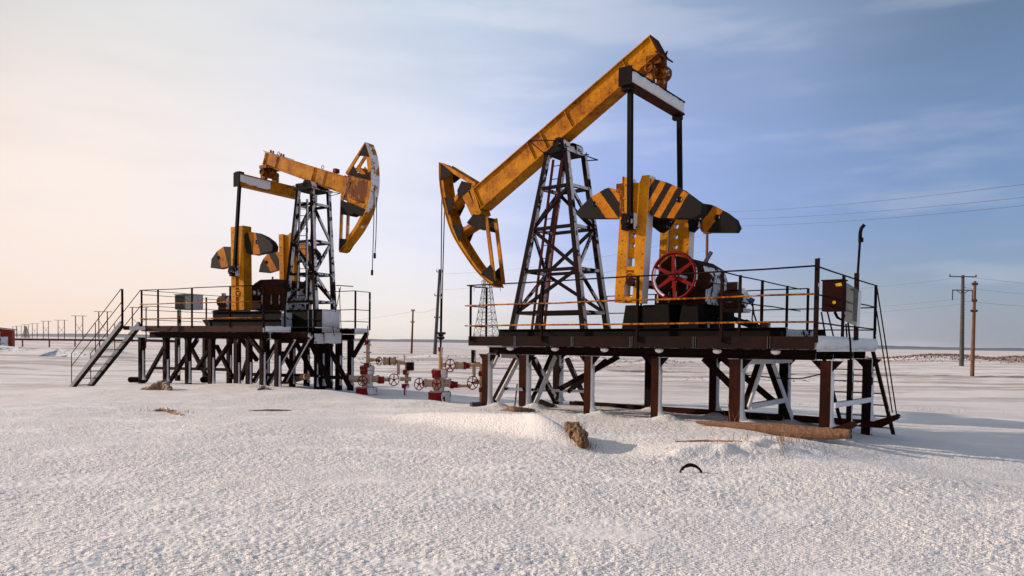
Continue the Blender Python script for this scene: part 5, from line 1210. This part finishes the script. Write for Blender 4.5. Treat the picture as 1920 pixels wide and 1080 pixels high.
lump('pipe_stub', 'gear', [A_.w(*A_.at(1, 2.0, 1012, 758)), A_.w(*A_.at(1, 2.0, 1040, 770))], [.13, .13], 'rusty pipe stub lying under the near platform', 'pipe', .02, 14)
lump('pipe_stub', 'concrete', [g(883, 762, .03), g(905, 761, .04)], [.06, .06], 'snowy short pipe end lying left of the first near platform leg', 'pipe', .03, 12)
lump('pipe_stub', 'steel', [B_.w(*B_.at(1, 1.0, 245, 712)), B_.w(*B_.at(1, 1.6, 262, 712))], [.10, .10], 'rusty pipe stub beside the leftmost leg of the far platform', 'pipe', .02, 12)
lump('pipe_stub', 'steel', [B_.w(*B_.at(1, 1.0, 381, 712)), B_.w(*B_.at(1, 1.6, 392, 712))], [.10, .10], 'rusty pipe stub between the third and fourth legs of the far platform', 'pipe', .02, 12)
mb = MB(); p = A_.at(1, 1.2, 965, 765); mb.tube(A_.w(*p), A_.w(*A_.at(1, 1.2, 970, 720)), .018, 6); single(mb, 'stake', 'dark', 'thin dark stake in the snow between the first two near platform legs', 'stake')

# dry grass: scattered wisps near the platforms and matted brown growth on the far hummocks
mb = MB()
def blade(p, h, lean):
    d = Vector((random.uniform(-1, 1), random.uniform(-1, 1), 0)).normalized(); s_ = d.cross(Vector((0, 0, 1)))*(.003+h*.008)
    t = p+Vector((0, 0, h))+d*lean*h; mid = (p+t)/2+Vector((0, 0, h*.12)); mb.add([p-s_, p+s_, mid+s_*.7, mid-s_*.7, t], [(0, 1, 2, 3), (3, 2, 4)])
def patch(px, py, sx, sy, n, h0, h1):
    c = on_ground(px, py)
    for _ in range(n):
        x, y = c.x+random.gauss(0, sx), c.y+random.gauss(0, sy); blade(Vector((x, y, hz(x, y)-.01)), random.uniform(h0, h1), random.uniform(.1, .7))
patch(1100, 840, .10, .12, 70, .04, .14); patch(1085, 815, .10, .25, 70, .05, .15); patch(1445, 845, .25, .12, 60, .04, .16); patch(1480, 850, .22, .1, 50, .03, .12); patch(1375, 835, .3, .15, 30, .03, .10); patch(1463, 835, .1, .1, 8, .3, .5); patch(1374, 800, .05, .05, 5, .35, .6)
patch(305, 772, .25, .06, 60, .03, .10); patch(900, 792, .3, .1, 30, .02, .07); patch(870, 830, .4, .1, 20, .02, .06); patch(495, 728, .2, .1, 40, .03, .12); patch(1080, 800, .12, .3, 50, .03, .12); patch(960, 772, .4, .1, 60, .02, .08); patch(1300, 770, .5, .2, 30, .03, .1)
for px_, py_, sx_, n_ in ((1290, 692, 1.6, 120), (1250, 690, 1.0, 60), (1150, 688, 1.6, 70), (1370, 705, 1.0, 40), (1750, 695, 1.6, 90), (1100, 700, 1.0, 40), (700, 672, 2.0, 50), (1500, 760, .5, 20), (1760, 770, 1.0, 40)): patch(px_, py_, sx_, .25, n_, .03, .12)
gr = single(mb, 'dry_grass', 'straw', 'wisps of dry straw grass poking through the snow around the platforms', 'grass', None, 'stuff')
mb = MB()
for (cx, cy, sx, sy, n, h) in ((60, 100, 5.5, 2.4, 1600, .28), (78, 108, 6.5, 2.8, 1600, .28), (52, 120, 5, 3, 800, .25), (12, 60, 3, 2, 200, .10), (7, 80, 4, 2.5, 250, .12), (14, 40, 2.2, 1.4, 260, .07), (-8, 75, 3, 2, 60, .15), (-14, 62, 3, 2, 60, .15)):
    for _ in range(n):
        x, y = cx+random.gauss(0, sx), cy+random.gauss(0, sy); p = Vector((x, y, hz(x, y)-.02)); hh = random.uniform(.3, 1)*h
        d = Vector((random.uniform(-1, 1), random.uniform(-.4, .4), 0)).normalized(); mb.add([p-d*.12, p+d*.12, p+Vector((random.uniform(-.2, .2), 0, hh))], [(0, 1, 2)])
mt, t, b = newmat('heath'); geo = N(t, 'ShaderNodeNewGeometry'); nn_ = noise(t, geo.outputs['Position'], .5, 4); t.links.new(mixc(t, nn_, (.17, .09, .07), (.30, .19, .15)), b.inputs['Base Color']); b.inputs['Roughness'].default_value = 1
single(mb, 'heath', mt, 'low brown heath growing on the far snowy hummocks', 'heath', None, 'stuff')
# dirty snow banks far left
def bank(name, label, pts, h, w, Y):
    mb = MB(); v = []; f = []; n = 40
    for i in range(n+1):
        t = i/n; k_ = t*(len(pts)-1); a = min(int(k_), len(pts)-2); c = lerp(pts[a], pts[a+1], k_-a); hh = h*math.sin(PI*min(1, max(0, t)))**.5*(.75+.5*random.random()*.5)
        z = hz(c.x, c.y)
        for dy, zz in ((-w*1.6, -.2), (-w*.5, hh*.55), (-w*.15, hh*.92), (0, hh), (w*.5, hh*.8), (w*1.8, -.2)): v.append((c.x, c.y+dy, z+zz))
    for i in range(n):
        for j in range(5): f.append((i*6+j, (i+1)*6+j, (i+1)*6+j+1, i*6+j+1))
    mb.add(v, f, True)
    mt, t, b = newmat('dirty_snow'); geo = N(t, 'ShaderNodeNewGeometry'); nn_ = noise(t, geo.outputs['Position'], 2.2, 5, .7)
    t.links.new(mixc(t, maprange(t, nn_, .52, .62), (.78, .77, .78), (.10, .08, .08)), b.inputs['Base Color']); b.inputs['Roughness'].default_value = 1
    o = mb.build(name, mt); tag(o, kind='structure')
bank('snow_bank', '', [at_dist(-60, 656, 74), at_dist(40, 656, 73), at_dist(77, 660, 70)], .30, .9, 72)
bank('snow_bank', '', [at_dist(80, 662, 62), at_dist(110, 662, 64), at_dist(185, 664, 62)], .50, 1.0, 62)
# track across the plain at the right
mb = MB(); v = []; f = []; n = 78
for i in range(n+1):
    x = -4+i*1.6; y = 43.5+.12*i+1.5*math.sin(i*.11)
    for k_ in range(3): yy = y+k_*1.3; v.append((x, yy, hz(x, yy)+.03+.02*(k_ == 1)))
for i in range(n):
    for k_ in range(2): f.append((i*3+k_, (i+1)*3+k_, (i+1)*3+k_+1, i*3+k_+1))
mb.add(v, f, True); mt, t, b = newmat('muddy_track'); geo = N(t, 'ShaderNodeNewGeometry'); nn_ = noise(t, geo.outputs['Position'], .9, 6, .7); t.links.new(mixc(t, maprange(t, nn_, .46, .64), (.22, .16, .14), (.72, .68, .68)), b.inputs['Base Color']); b.inputs['Roughness'].default_value = 1
o = mb.build('track', mt); tag(o, kind='structure')

# ------------------------------------------------------------------ the air: thin even haze round the whole plain
mb = MB(); mb.box((-12500, -12500, -6.5), (12500, 12500, 75))
mt = bpy.data.materials.new('haze'); mt.use_nodes = True; t = mt.node_tree; t.nodes.clear()
pv = N(t, 'ShaderNodeVolumePrincipled'); pv.inputs['Color'].default_value = (.86, .88, .94, 1); pv.inputs['Density'].default_value = 0.00003; pv.inputs['Anisotropy'].default_value = .2
mo = N(t, 'ShaderNodeOutputMaterial'); t.links.new(pv.outputs[0], mo.inputs['Volume'])
hzb = mb.build('haze', mt); tag(hzb, kind='stuff')
S.cycles.volume_bounces = 0
